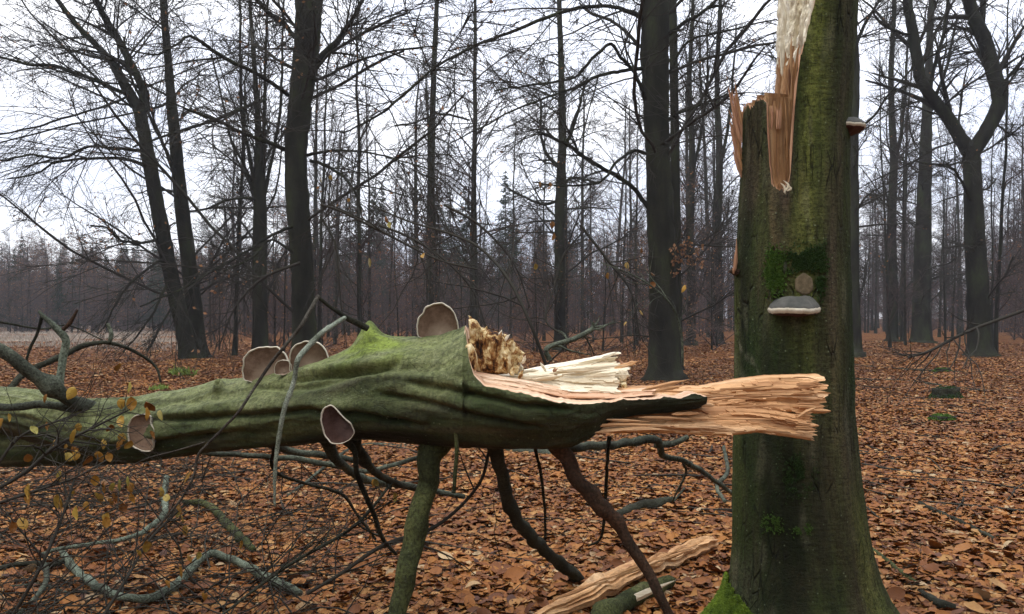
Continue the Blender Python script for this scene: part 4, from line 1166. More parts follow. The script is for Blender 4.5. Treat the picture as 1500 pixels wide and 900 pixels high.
# left end of the crown
limb([(-40, 490, 3.7, 20), (0, 513, 3.72, 19), (40, 542, 3.78, 19), (80, 570, 3.85, 20), (115, 592, 3.95, 20), (150, 606, 4.0, 22), (175, 616, 4.05, 16)], M['b_grey'], knots=2, lab='grey green branch forking off towards the upper left')
limb([(-20, 596, 3.9, 11), (30, 596, 3.9, 11), (70, 593, 3.92, 12), (110, 598, 3.98, 14)], M['b_grey'], sides=10)
limb([(86, 572, 3.9, 12), (90, 540, 3.9, 11), (96, 510, 3.9, 11), (94, 492, 3.9, 11), (80, 478, 3.9, 9), (66, 466, 3.9, 7), (57, 456, 3.9, 4)], M['b_pale'], sides=10, lab='pale crooked dead branch standing up')
limb([(92, 484, 3.9, 6), (102, 473, 3.9, 6), (113, 454, 3.9, 4)], M['b_rust'], sides=7)
limb([(62, 462, 3.9, 5), (54, 490, 3.9, 4), (42, 515, 3.9, 4), (36, 545, 3.9, 3)], M['b_dark'], sides=6)
limb([(10, 575, 4.6, 10), (30, 552, 4.7, 9), (60, 535, 4.8, 9), (95, 520, 4.9, 8), (125, 506, 5, 8), (155, 502, 5, 6), (190, 512, 5.1, 5), (225, 534, 5.2, 4), (236, 560, 5.2, 3)], M['b_dark'], sides=9)
limb([(160, 502, 5, 6), (164, 488, 5, 6), (158, 474, 5, 4)], M['b_grey'], sides=7)
limb([(-10, 470, 4.6, 3), (60, 482, 4.8, 3), (100, 477, 5, 2), (150, 498, 5, 2)], M['b_dark'], sides=5)
# the two thin arched twigs in front of the log
limb([(538, 482, 3.4, 9), (525, 474, 3.38, 9), (508, 466, 3.35, 8), (488, 452, 3.3, 6), (465, 435, 3.25, 6)], M['b_dark'], sides=9)
limb([(466, 434, 3.25, 6), (455, 455, 3.2, 6), (440, 478, 3.15, 6), (415, 510, 3.1, 5), (400, 528, 3.1, 5), (375, 565, 3.05, 4.5), (350, 603, 3., 4.5), (330, 625, 3., 4), (305, 650, 3., 4), (290, 668, 3., 4), (283, 700, 3., 3.5), (262, 735, 3., 3.5), (235, 768, 3., 3), (205, 795, 3., 2)], M['b_twig'], sides=8, lab='long thin arched twig dropping in front of the trunk')
limb([(505, 466, 3.33, 6), (488, 476, 3.2, 7), (466, 492, 3.1, 8), (448, 512, 3.05, 8), (436, 530, 3., 8), (431, 555, 3., 7), (421, 585, 2.98, 7), (413, 615, 2.97, 7), (408, 645, 2.97, 6), (404, 675, 2.97, 5.5), (402, 705, 2.97, 5), (403, 742, 2.97, 3)], M['b_lichen'], sides=9, knots=5, lab='pale lichen covered twig hanging in front of the trunk')
limb([(300, 648, 3., 3), (260, 660, 3., 2.5), (215, 672, 3., 2), (180, 690, 3., 1.5)], M['b_twig'], sides=6)

# --- bracket fungi on the log
def plate_fungus(outline, Yb, thick, label, base, lean=0., group=None, pmat=None):
    """half-round bracket on edge: pale rim, brown pore face towards us, zoned grey cap behind"""
    K = np.array([P(x, y, Yb) for x, y in outline]); K = np.vstack([K, K[:1]])
    s = np.concatenate([[0], np.cumsum(np.linalg.norm(np.diff(K, axis=0), axis=1))]); na = 64
    q = np.linspace(0, s[-1], na, endpoint=False); O = np.stack([np.interp(q, s, K[:, k]) for k in range(3)], 1)
    sm = (np.roll(O, 1, 0) + O + np.roll(O, -1, 0)) / 3; O = sm
    bx, by = base; c = P(bx, by, Yb)
    e = empty('bracket_fungus', tuple(c)); tag(e, label, 'fungus', group)
    def ring(f, dy, wob=0.):
        r_ = c + (O - c) * f; r_ = r_.copy(); r_[:, 1] += dy + (r_[:, 0] - c[0]) * lean
        if wob: r_ += rng.normal(0, wob, r_.shape)
        return r_
    def sheet(rings, close_c, name, mat):
        V = np.concatenate(rings); n = len(rings)
        i, j = np.meshgrid(np.arange(n - 1), np.arange(na), indexing='ij'); j2 = (j + 1) % na
        Q = np.stack([i * na + j, i * na + j2, (i + 1) * na + j2, (i + 1) * na + j], -1).reshape(-1, 4)
        T = None
        if close_c is not None:
            V = np.vstack([V, close_c]); k = len(V) - 1; b = (n - 1) * na
            T = [(b + a, b + (a + 1) % na, k) for a in range(na)]
        return link(name, mesh(name, V, Q, T, [mat], cols={'zone': np.linalg.norm(V - c, axis=1) / np.linalg.norm(O - c, axis=1).mean()}), e)
    O = O + (O - c) * (.035 * nz(np.arange(na) * .35, 0 * O[:, 0] + bx, 0 * O[:, 0]))[:, None]
    t = thick
    fs = np.linspace(.945, .12, 12)
    pr = [ring(f, -.10 * t + .30 * t * math.sin((1 - f) * 2.2) + .02 * t * math.sin(f * 40), .0004) for f in fs]
    sheet(pr, c + [0, .1 * t, 0], 'pore_surface', pmat or M['pore'])
    sheet([ring(.94, -.06 * t), ring(.955, -.17 * t, .0010), ring(.97, -.24 * t), ring(.995, -.12 * t, .0006), ring(1., .06 * t), ring(.975, .2 * t)], None, 'rim', M['rim'])
    sheet([ring(.978, .19 * t)] + [ring(f, t * (.2 + (1 - f) * 1.25 + .05 * math.sin(f * 30))) for f in np.linspace(.93, .15, 12)], c + [0, 1.35 * t, 0], 'cap', M['cap'])
    return e
GF = 'bracket fungi on the fallen log'
plate_fungus([(358, 556), (357, 540), (359, 524), (366, 514), (378, 509), (392, 507), (405, 508), (414, 514), (420, 524), (423, 534), (424, 548), (400, 556), (378, 562)], 3.66, .05, 'large upright bracket fungus furthest to the left on the log top, behind a thin twig', (392, 552), .2, GF)
plate_fungus([(403, 548), (402, 538), (406, 530), (414, 527), (422, 528), (427, 534), (428, 544), (416, 550)], 3.56, .03, 'smallest bracket fungus, squeezed between two big ones on the log top', (416, 546), .1, GF)
plate_fungus([(426, 545), (425, 528), (427, 514), (434, 504), (445, 500), (456, 499), (468, 502), (476, 511), (481, 524), (482, 534), (455, 540)], 3.58, .05, 'upright bracket fungus on the log top crossed by the pale lichen twig', (454, 538), .2, GF)
plate_fungus([(612, 494), (610, 478), (613, 466), (619, 459), (623, 450), (632, 445), (644, 443), (655, 446), (664, 455), (670, 468), (672, 480), (672, 492), (645, 497)], 3.42, .055, 'tall upright bracket fungus on the log top close to the broken end', (646, 494), .15, GF)
plate_fungus([(188, 650), (185, 636), (187, 620), (193, 611), (203, 607), (214, 606), (222, 610), (221, 620), (228, 630), (224, 642), (226, 652), (224, 661), (212, 663), (198, 658)], 3.74, .05, 'pale rimmed bracket fungus low on the side of the log at left', (222, 632), -.1, GF)
plate_fungus([(470, 615), (472, 602), (479, 594), (486, 592), (494, 600), (502, 610), (514, 620), (520, 634), (514, 644), (500, 651), (486, 650), (476, 638)], 3.30, .05, 'dark brown bracket fungus hanging on the near side of the log', (508, 626), .1, GF, M['pore_dark'])

# ------------------------------------------------------------------ the standing broken beech
SY = 3.86
PYL = np.array([(-260, 1098), (0, 1092), (165, 1086), (250, 1083), (330, 1077), (400, 1072), (560, 1071), (700, 1070), (800, 1068), (850, 1062), (880, 1052), (905, 1036), (930, 1015), (960, 985), (1000, 930)], float)
PYR = np.array([(-260, 1263), (0, 1257), (100, 1250), (200, 1243), (400, 1243), (500, 1246), (600, 1249), (700, 1259), (760, 1267), (800, 1275), (840, 1286), (870, 1299), (900, 1320), (930, 1350), (960, 1385), (1000, 1440)], float)
PHI0 = -19.8                              # the trunk stands right of the axis: angle 0 faces the camera
def st_c(py):
    l_, r_ = np.interp(py, PYL[:, 0], PYL[:, 1]), np.interp(py, PYR[:, 0], PYR[:, 1])
    return ((l_ + r_) / 2 - 750) * SY / F, (r_ - l_) / 2 * SY / F * .935
def st_z(py): return CAMZ - (py - HY) * SY / F
def st_r(phi, py):
    """bark radius at angle phi (deg, 0 towards the camera, + to the right)"""
    cx, r0 = st_c(py)
    a = np.radians(phi); S, C_ = np.sin(a), np.cos(a); z = st_z(py)
    low_ = np.clip((py - 780) / 200, 0, 1)
    butt = .16 * low_ * np.cos(3 * a + .6) * r0 * np.cos(a * .5) ** 2
    flute = .014 * np.cos(4 * a + z * .5) * .6 + .010 * np.cos(7 * a + 1.3)
    groove = -.016 * np.exp(-((phi - 8 - 3 * np.sin(z * 2)) / 5.) ** 2) * np.clip((330 - py) / 40, -.0, 1)
    groove2 = -.012 * np.exp(-((phi - 30) / 6.) ** 2) * np.clip((py - 430) / 90, 0, 1)
    d = .010 * nz(S * 1.4 + 3, C_ * 1.4, z * .9) + .005 * nz(S * 4, C_ * 4, z * 2.4) + .0028 * nz(S * 9, C_ * 9, z * 9) + .0016 * nz(S * 22, C_ * 22, z * 16)
    return r0 + butt + flute * .5 + groove + groove2 + d
def st_pt(phi, py, off=0.):
    cx, _ = st_c(py); r = st_r(phi, py) + off; a = np.radians(phi + PHI0)
    return np.stack([cx + r * np.sin(a), SY - r * np.cos(a), st_z(py) + 0 * r], -1)

def break_py(phi):
    kx = [-160, -150, -90, -70, -60, -52, -47, -40, -31, -28, -25, -21, -17, -7, -3, -1.6, -.8, 0, 2.5, 8, 15, 21, 29, 42, 190, 199, 200]
    ky = [162, 165, 163, 160, 158, 166, 157, 156, 162, 205, 245, 278, 287, 290, 274, 250, 205, 158, 112, 76, 30, 0, -50, -230, -235, -200, 165]
    b = np.interp(phi, kx, ky)
    j = 9 * nz(phi * .45, 0 * phi + 3, 0 * phi) + 7 * nz(phi * 1.1, 0 * phi + 8, 0 * phi)
    return b + j * np.where((phi > -33) & (phi < -10), .6, 1)

BT = empty('broken_beech', (float(st_c(900)[0]), SY, float(gz(1.4, SY))))
tag(BT, 'standing broken beech trunk with a torn splintered top, dark green bark', 'tree')
def st_bark():
    na, nr = 330, 330
    phi = np.linspace(-160, 200, na); b = break_py(phi)
    t = np.linspace(0, 1, nr)
    py = 1000 + (b[:, None] - 1000) * t[None]
    V = st_pt(phi[:, None] + 0 * py, py)
    ph = phi[:, None] + 0 * py; a = np.radians(ph); z = st_z(py); S, C_ = np.sin(a), np.cos(a)
    stripe = np.exp(-((ph - 17 - 4 * np.sin(z * 3)) / 13.) ** 2) * np.clip((640 - py) / 300, 0, 1) * (1 - .55 * np.exp(-((ph - 27) / 3.5) ** 2))
    al = np.clip(stripe * (.95 + .6 * nz(S * 6, C_ * 6, z * 1.2)) + .28 * np.clip(nz(S * 2.5 + 7, C_ * 2.5, z * 1.2) + .15, 0, 1)
                 + .5 * np.exp(-((ph - 66) / 16.) ** 2) * np.clip((py - 640) / 120, 0, 1) + .3 * np.exp(-((ph + 75) / 14.) ** 2) * np.clip((py - 330) / 100, 0, 1), 0, 1)
    dk = np.clip(.62 * np.exp(-((ph + 10) / 26.) ** 2) * np.clip((py - 440) / 60, 0, 1) * (1 - .3 * np.clip((py - 850) / 60, 0, 1)) + 1.1 * nz(S * 3 + 1, C_ * 3, z * .8) - .2, 0, .75)
    dk = np.clip(dk + .6 * np.exp(-((ph - 8) / 4) ** 2) * np.clip((py - 455) / 10, 0, 1) * np.clip((640 - py) / 100, 0, 1), 0, .9)
    line = np.abs((py - 455) - (ph + 90) * 1.55 - 6 * np.sin(ph * .2)); line2 = np.abs((py - 500) - (ph + 90) * 1.5)
    pl = (np.exp(-(line / 5) ** 2) * .85 + np.exp(-(line2 / 12) ** 2) * .5) * np.clip((-25 - ph) / 10, 0, 1) * np.clip(.5 + 1.6 * nz(ph * .12, py * .05, 0 * ph), 0, 1)
    pl = pl + np.clip(nz(S * 5 + 40, C_ * 5, z * 4) - .35, 0, .3) + np.exp(-((py - 835 - (ph + 60) * .3) / 30) ** 2) * np.clip((-30 - ph) / 15, 0, 1) * .25
    brn = np.clip((1.0 * np.clip((345 - py) / 60, 0, 1) * np.clip((4 - ph) / 8, 0, 1) + .8 * np.exp(-((ph - 47) / 14) ** 2) + .5 * np.clip((py - 560) / 60, 0, 1) * np.clip((ph - 4) / 10, 0, 1)) * (.75 + 1.2 * nz(S * 5 + 9, C_ * 5, z * 1.1)), 0, .9)
    i, j = np.meshgrid(np.arange(na - 1), np.arange(nr - 1), indexing='ij'); k = i * nr + j
    Q = np.stack([k, k + nr, k + nr + 1, k + 1], -1).reshape(-1, 4)
    V2 = V.reshape(-1, 3)
    # weld the seam below the break
    me = mesh('standing_bark', V2, Q, mats=[M['trunk'], M['wood_red']], cols={'brown': brn.ravel(), 'algae': al.ravel(), 'dark': dk.ravel(), 'pale': pl.ravel()})
    o = link('bark', me, BT)
    sm_ = o.modifiers.new('thickness', 'SOLIDIFY'); sm_.thickness = .013; sm_.offset = -1; sm_.material_offset_rim = 1
    return o
st_bark()
def st_core():
    na, rows = 260, np.concatenate([np.linspace(960, 320, 20), np.linspace(316, 190, 50), np.linspace(188, 130, 50), np.linspace(127, -240, 150)])
    psi = np.linspace(-180, 180, na, endpoint=False); a = np.radians(psi)
    out, mi = [], []
    dx, dy = np.sin(a), -np.cos(a)                      # plan directions, y away from camera
    brk = 158 + 18 * nz(psi * .25, 0 * psi, 0 * psi) + 16 * nz(psi * .7, 0 * psi + 4, 0 * psi)
    crm = 84 + 34 * nz(psi * .2, 0 * psi, 0 * psi + 9) + 26 * nz(psi * .9, 0 * psi, 0 * psi)
    for py in rows:
        cx, r0 = st_c(py); r = r0 - .014; z = float(st_z(py))
        c0 = np.array([.42 * r, .06 * r])
        bq = c0[0] * dx + c0[1] * dy; cc = c0 @ c0 - r * r
        t = -bq + np.sqrt(bq * bq - cc)
        x, y = c0[0] + t * dx, c0[1] + t * dy
        ph = np.degrees(np.arctan2(x, -y))
        rr_ = st_r(ph, np.full(na, py)) - .014
        x, y = rr_ * np.sin(np.radians(ph)), -rr_ * np.cos(np.radians(ph))
        # notch groove
        pc = np.interp(py, [165, 230, 290], [-14, -12, -9]); hw = np.interp(py, [160, 210, 270, 292, 300], [15, 12, 9, 6, .5])
        dep = np.interp(py, [60, 165, 250, 285, 298], [.16, .16, .12, .08, 0])
        g_ = dep * np.exp(-np.abs((ph - pc + 3 * math.sin(z * 9)) / hw) ** 4) * (1 + .35 * nz(ph * .18, 0 * ph, 0 * ph + z * 1.1))
        # chord plane above the break
        pf = np.interp(py, [-240, -60, 0, 30, 75, 110, 160], [62, 30, 21, 15, 8, 2.5, -.5]) - 1.0
        A = np.array([math.sin(math.radians(pf)), -math.cos(math.radians(pf))]) * r0 * .97
        Bp = np.array([math.sin(math.radians(-151)), -math.cos(math.radians(-151))]) * r0 * (.99 + .10 * mn.noise((0, 3, z * 2.5)) + .07 * mn.noise((5, 3, z * 11)))
        nrm = np.array([-(Bp - A)[1], (Bp - A)[0]]); nrm /= np.linalg.norm(nrm)
        if nrm @ (c0 - A) > 0: nrm = -nrm
        den = dx * nrm[0] + dy * nrm[1]; tl = np.where(den > 1e-4, ((A - c0) @ nrm) / np.maximum(den, 1e-4), 9)
        lump = np.where(py < crm, .014 * nz(psi * .10, 0 * psi + 4, 0 * psi + z * 16) + .006 * nz(psi * .3, 0 * psi + 4, 0 * psi + z * 45), 0)
        fib = lump + .014 * nz(psi * .14, 0 * psi, 0 * psi + z * .7) + .006 * nz(psi * .5, 0 * psi, 0 * psi + z * 1.6) + .004 * nz(psi * 1.3, 0 * psi, 0 * psi + z * 3) + .010 * nz(psi * .06, 0 * psi, 0 * psi + z * 4)
        tt = np.hypot(x - c0[0], y - c0[1])
        gx, gy = x - g_ * np.sin(np.radians(ph)), y + g_ * np.cos(np.radians(ph))
        tg = np.hypot(gx - c0[0], gy - c0[1])
        tt = np.where(g_ > .001, tg + fib * .6, tt + fib * .15)
        over = py < brk
        lim = tl + fib * 1.5
        tt = np.where(over, np.minimum(tt, lim), tt)
        lx, ly = c0[0] + tt * dx, c0[1] + tt * dy
        lx, ly = lx * math.cos(math.radians(PHI0)) - ly * math.sin(math.radians(PHI0)), lx * math.sin(math.radians(PHI0)) + ly * math.cos(math.radians(PHI0))
        out.append(np.stack([cx + lx, SY + ly, z + 0 * tt], -1)); mi.append((py < crm).astype(int))
    V = np.array(out); n = len(rows)
    i, j = np.meshgrid(np.arange(n - 1), np.arange(na), indexing='ij'); j2 = (j + 1) % na
    Q = np.stack([i * na + j, i * na + j2, (i + 1) * na + j2, (i + 1) * na + j], -1).reshape(-1, 4)
    m = np.array(mi)[:-1].ravel()
    Vf = np.vstack([V.reshape(-1, 3), V[-1].mean(0) + [0, 0, .05]]); T = [((n - 1) * na + k, (n - 1) * na + (k + 1) % na, n * na) for k in range(na)]
    me = mesh('heartwood', Vf, Q, T, [M['wood_tanz'], M['wood_creamz']], smooth=False, mi=np.concatenate([m, np.ones(na, int)]))
    o = link('torn_wood', me, BT); o['label'] = 'bare tan and cream wood exposed where the trunk tore'
st_core()
for k in range(38):                                   # spray of splinters at the left shoulder
    yb = random.uniform(180, 262); xb = 1088 - random.uniform(0, 3)
    ln_ = random.uniform(38, 78); dx_ = random.uniform(4, 20)
    splinter([(xb, yb), (xb - dx_ * .5, yb - ln_ * .45), (xb - dx_, yb - ln_)], 3.86 + random.uniform(-.10, .12), random.uniform(2, 5), random.choice([M['wood_red'], M['wood_red'], M['wood_tanz']]), BT, .6)
for k in range(16):
    xb = random.uniform(1078, 1128)
    splinter([(xb, 185), (xb - 1, 170), (xb - random.uniform(-2, 7), random.uniform(149, 161))], 3.88 + random.uniform(-.03, .14), random.uniform(3, 5), random.choice([M['wood_red'], M['wood_tanz']]), BT, .6)
for k in range(12):
    x = random.uniform(1128, 1142)
    splinter([(x, 190), (x + 1, 172), (x + random.uniform(-2, 3), random.uniform(150, 164))], 3.70 + random.uniform(-.01, .10), random.uniform(2.5, 5), random.choice([M['wood_tanz'], M['wood_red']]), BT, .6)
for k in range(14):
    y = random.uniform(-10, 150); x = float(np.interp(y, [0, 110, 160], [1147, 1142, 1140]))
    splinter([(x + 4, y + 34), (x + 1, y + 10), (x - random.uniform(1, 5), y - random.uniform(4, 14))], 3.90, random.uniform(3, 6), M['wood_creamz'] if y < 95 else M['wood_tanz'], BT, .6)
for k in range(14):                                   # slivers standing on the torn face
    x = random.uniform(1142, 1160); y = random.uniform(60, 250)
    splinter([(x, y + 30), (x + random.uniform(-1, 1), y), (x + random.uniform(-4, 2), y - 30)], 3.70 + random.uniform(-.02, .05), random.uniform(2, 4), M['wood_tanz'] if y > 80 else M['wood_creamz'], BT)
for a in ([(1148, 282), (1155, 272), (1147, 264)], [(1150, 284), (1149, 274), (1143, 268)], [(1153, 280), (1159, 276), (1151, 272)]):
    splinter(a, 3.56, 3.5, M['wood_creamz'], BT)
for k in range(7):
    splinter([(1074 + k * 1.2, 401), (1077 + k * .5, 384), (1079 + random.uniform(-1, 2), random.uniform(348, 368))], 3.80 + k * .02, 5, M['wood_red'], BT, .7)
blob([(1067, 398), (1072, 393), (1079, 395), (1087, 393), (1090, 399), (1082, 401), (1076, 405), (1071, 401)], 3.84, .05, .016, 'torn_stub', M['b_rust'], BT, 3, 8, 24)

def hoof(px_phi, py, width, depth, h_top, h_bot, label):
    """bracket fungus growing out of the standing trunk at angle phi"""
    c = st_pt(np.array(px_phi, float), np.array(py, float), -.03); a = math.radians(px_phi + PHI0)
    out = np.array([math.sin(a), -math.cos(a), 0]); side = np.array([math.cos(a), math.sin(a), 0]); up_ = np.array([0, 0, 1.])
    e = empty('bracket_fungus', tuple(c)); tag(e, label, 'fungus')
    na = 40; an = np.linspace(-1.65, 1.65, na)
    def ring(f, z, wob=0):
        k = 1 + .10 * nz(an * 1.3 + py, 0 * an, 0 * an) + .03 * nz(an * 5, 0 * an, 0 * an + z * 20)
        return c + side * (np.sin(an) * width / 2 * f * k)[:, None] + out * (np.cos(an) * depth * f * k + .0)[:, None] + up_ * (z + .014 * nz(an * 1.1, 0 * an + 2, 0 * an) + .004 * nz(an * 5, 0 * an + 2, 0 * an))[:, None]
    def sheet(rings, name, mat):
        V = np.concatenate(rings); n = len(rings)
        i, j = np.meshgrid(np.arange(n - 1), np.arange(na - 1), indexing='ij'); k = i * na + j
        link(name, mesh(name, V, np.stack([k, k + 1, k + na + 1, k + na], -1).reshape(-1, 4), mats=[mat]), e)
    T = [(0.02, .95), (.4, .93), (.58, .88), (.66, .78), (.69, .78), (.79, .62), (.81, .60), (.88, .44), (.90, .44), (.95, .29), (.965, .27), (.985, .13)]
    sheet([ring(f, h_top * z) for f, z in T], 'cap', M['cap'])
    sheet([ring(.985, h_top * .15), ring(1.01, h_top * .06), ring(1.012, -.0 * h_top), ring(.99, -.10 * h_top), ring(.95, -.2 * h_top)], 'rim', M['rim'])
    sheet([ring(.955, -.19 * h_top)] + [ring(f, -.2 * h_top - h_bot * (1 - f) ** .7) for f in np.linspace(.92, .02, 9)], 'pore_surface', M['underside'])
hoof(4.0, 456, .225, .125, .068, .016, 'grey topped hoof fungus with a white rim, on the front of the standing broken beech')
hoof(86, 194, .16, .095, .045, .036, 'reddish bracket fungus jutting from the right edge of the standing beech, high up')

# knothole scar with moss round it
def patch_on_trunk(phi0, py0, wphi, wpy, off, name, mat, parent, bulge=.01):
    n, m = 8, 26; V = []
    for i in range(n):
        f = (i + .01) / (n - 1)
        for j in range(m):
            a = j / m * 2 * math.pi; k = 1 + .2 * mn.noise((math.cos(a) * 1.4, math.sin(a) * 1.4, py0 * .1))
            V.append(st_pt(np.array(phi0 + wphi * f * k * math.cos(a)), np.array(py0 + wpy * f * k * math.sin(a)), off * 1. + bulge * (1 - f ** 3) - .012 * (f > .95)))
    Q = [(i * m + j, i * m + (j + 1) % m, (i + 1) * m + (j + 1) % m, (i + 1) * m + j) for i in range(n - 1) for j in range(m)]
    return link(name, mesh(name, V, Q, mats=[mat]), parent)
o = patch_on_trunk(14, 420, 10, 17, .002, 'branch_scar', M['scar'], BT, .004)
patch_on_trunk(-4, 397, 2.2, 12, .002, 'bark_hollow', M['b_dark'], BT, .012)

def moss(name, phi, py, n, size, mat, parent, label=None, off=0.):
    """short upright moss shoots on the trunk"""
    p0 = st_pt(phi, py, off)
    a = np.radians(phi + PHI0); nrm = np.stack([np.sin(a), -np.cos(a), 0 * a], 1)
    k = 3
    base = np.repeat(p0, k, 0); nr = np.repeat(nrm, k, 0)
    d = unit(nr * .8 + [0, 0, .35] + rng.normal(0, .45, base.shape)); s = size * rng.uniform(.6, 1.4, (len(base), 1))
    e1 = unit(np.cross(d, rng.normal(size=d.shape))); e2 = np.cross(d, e1)
    V = np.stack([base + e1 * s * .28, base - e1 * s * .14 + e2 * s * .24, base - e1 * s * .14 - e2 * s * .24, base + d * s], 1).reshape(-1, 3)
    q = np.arange(len(base))[:, None] * 4
    T = np.concatenate([q + [0, 1, 3], q + [1, 2, 3], q + [2, 0, 3]])
    o = link(name, mesh(name, V, None, T, [mat], False), parent); o['kind'] = 'stuff'
    if label: o['label'] = label
    return o
def cloud(n, pc, yc, wp, wy, thr=.0, seed=0, ring=None):
    ph = rng.normal(pc, wp, n * 3); py = rng.normal(yc, wy, n * 3)
    k = nz(ph * .12 + seed, py * .06, 0 * ph) + .6 * nz(ph * .4, py * .2 + seed, 0 * ph)
    m = k > thr
    if ring is not None: m &= ((ph - ring[0]) / ring[2]) ** 2 + ((py - ring[1]) / ring[3]) ** 2 > 1
    return ph[m][:n], py[m][:n]
ph, py = cloud(1500, -13, 402, 4.6, 13, -.35, 1, (14, 419, 11, 19))
moss('moss', ph, py, 0, .011, M['moss'], BT, 'green moss left of the branch scar', .004)
ph, py = cloud(1100, 14, 388, 8.5, 8, -.3, 5, (14, 419, 11, 19))
moss('moss', ph, py, 0, .011, M['moss_dark'], BT, 'dark moss arching over the branch scar', .003)
ph, py = cloud(500, 30, 402, 2.5, 16, -.3, 7, (14, 419, 11, 19))
moss('moss', ph, py, 0, .010, M['moss_dark'], BT, None, .003)
ph, py = cloud(900, 2, 680, 7, 14, .0, 9)
moss('moss', ph, py, 0, .007, M['moss_dark'], BT, None)
ph, py = cloud(260, -20, 750, 4, 6, -.1, 3)
moss('moss', ph, py, 0, .008, M['moss'], BT, None)
ph, py = cloud(160, 5, 752, 3, 4, -.1, 4)
moss('moss', ph, py, 0, .008, M['moss'], BT, None)
ph = rng.uniform(-100, -12, 12000); py = 858 + rng.uniform(0, 1, 12000) ** .8 * 95 + np.clip((ph + 55) / 30, 0, 1.3) * 22 + 14 * nz(ph * .15, 0 * ph, 0 * ph)
km = (nz(ph * .16, py * .05, 0 * ph) + .5 * nz(ph * .5, py * .2, 0 * ph) > (ph + 42) / 45 - .15 + np.clip((875 - py) / 40, 0, 1) * .3); ph, py = ph[km], py[km]
moss('moss', ph, py, 0, .013, M['moss_bright'], BT, 'bright yellow green moss cushion at the foot', .006)

# ------------------------------------------------------------------ pieces on the ground
def gp(px, py, dz=0.):
    """point on the ground seen at that pixel"""
    Yg = CAMZ * F / max(py - HY, 1)
    for _ in range(4):
        x = (px - 750) * Yg / F; Yg = (CAMZ - float(gz(x, Yg)) - dz) * F / max(py - HY, 1)
    return Yg
def gpath(pts, dz=.02):
    return [(x, y, gp(x, y, dz + w_ / 2 * 4.5 / F), w_) for x, y, w_ in pts]
def ground_limb(pts, mat, label, name='fallen_branch', cat='branch', group=None, knots=2, sides=10, dz=.02, fibre=0):
    g = gpath(pts, dz); c = P(*g[0][:3]); e = empty(name, tuple(c)); tag(e, label, cat, group)
    limb(g, mat, e, 'stem', sides, knots=knots, fibre=fibre); return e, g
GB = 'dead branches lying in the leaves'
ground_limb([(785, 905, 20), (830, 887, 26), (880, 862, 30), (930, 838, 28), (980, 822, 24), (1020, 804, 22), (1046, 796, 14)], M['wood_split'], 'long pale peeled split of wood lying left of the standing beech foot', 'split_wood', 'wood', sides=30, fibre=.32, knots=0)
e_, g_ = ground_limb([(868, 915, 26), (900, 892, 28), (940, 870, 26), (980, 852, 20)], M['b_mossy'], 'mossy green barked offcut under the pale split of wood', 'split_wood', 'wood', sides=12)
for k in range(18):
    a = random.uniform(0, .7); x0 = 800 + 230 * a; y0 = 888 - 86 * a
    splinter([(x0, y0 - 6), (x0 + 35, y0 - 19 + random.uniform(-3, 3)), (x0 + 80, y0 - 38 + random.uniform(-4, 6))], gp(x0 + 30, y0 + 10, .08), random.uniform(3, 6), TW, e_)
splinter([(880, 905), (930, 876), (990, 850)], gp(930, 885, .06), 12, CW, e_)
splinter([(1100, 808), (1120, 798), (1140, 794)], 5.2, 8, TW, e_)
ground_limb([(896, 758, 12), (925, 746, 13), (960, 738, 14), (986, 733, 12)], M['b_dark'], 'short thick dark branch lying behind the rusty slanting branch', group=None)
ground_limb([(90, 806, 9), (104, 828, 11), (128, 850, 12), (165, 870, 12), (205, 878, 12), (240, 868, 13), (268, 848, 13), (290, 822, 13), (312, 812, 12), (345, 822, 11), (380, 840, 12), (415, 858, 14), (440, 868, 9)], M['b_pale'], 'long snaking grey branch curling over the leaves at lower left', dz=.05, knots=4)
ground_limb([(244, 700, 8), (240, 725, 9), (242, 748, 9), (228, 766, 8), (195, 786, 7), (150, 795, 6), (95, 803, 6), (60, 812, 5)], M['b_pale'], 'hooked grey branch curving below the left side of the log', dz=.10)
ground_limb([(0, 832, 7), (40, 826, 7), (80, 826, 8), (100, 818, 7)], M['b_dark'], 'dark twig joining the snaking branch from the left picture edge', dz=.05)
ground_limb([(268, 735, 8), (305, 740, 10), (330, 765, 12), (355, 790, 12), (372, 806, 9)], M['b_mossy'], 'mossy bright green tipped branch below the lichen twig', dz=.04)
ground_limb([(66, 828, 9), (68, 850, 8), (55, 872, 7), (28, 900, 6)], M['b_grey'], 'grey bent twig in the bottom left corner', dz=.04)
ground_limb([(1348, 738, 8), (1372, 750, 8), (1400, 762, 7), (1430, 776, 7), (1456, 790, 6)], M['b_dark'], 'thin dark branch lying in leaves right of the broken beech')
ground_limb([(1410, 764, 4), (1440, 752, 4), (1482, 744, 3)], M['b_dark'], 'side twig pointing away from the thin dark branch at right', knots=0)
ground_limb([(1454, 790, 5), (1475, 778, 4), (1510, 770, 4)], M['b_dark'], 'arched twig at the right picture edge', knots=0)
ground_limb([(1276, 804, 6), (1300, 822, 7), (1325, 842, 7), (1345, 856, 5)], M['b_mossy'], 'greenish stick leaning from the root flare of the broken beech')
ground_limb([(1350, 868, 10), (1375, 884, 12), (1400, 890, 9)], M['b_dark'], 'rotten black piece of branch in the leaves at bottom right')
ground_limb([(1245, 535, 4), (1300, 540, 4), (1390, 545, 4), (1510, 556, 3)], M['b_dark'], 'long straight branch on the ground far right, the farther one', knots=0)
ground_limb([(1250, 556, 4), (1330, 559, 4), (1410, 570, 5), (1505, 578, 4)], M['b_dark'], 'long straight branch on the ground far right, the nearer one', knots=0)
ground_limb([(715, 655, 9), (760, 661, 12), (800, 664, 12), (830, 668, 9)], M['b_grey'], 'pale fallen branch seen just below the log belly')
ground_limb([(420, 728, 4), (520, 655, 5), (600, 655, 5), (640, 660, 4)], M['b_grey'], 'thin grey branch far under the log', knots=0)
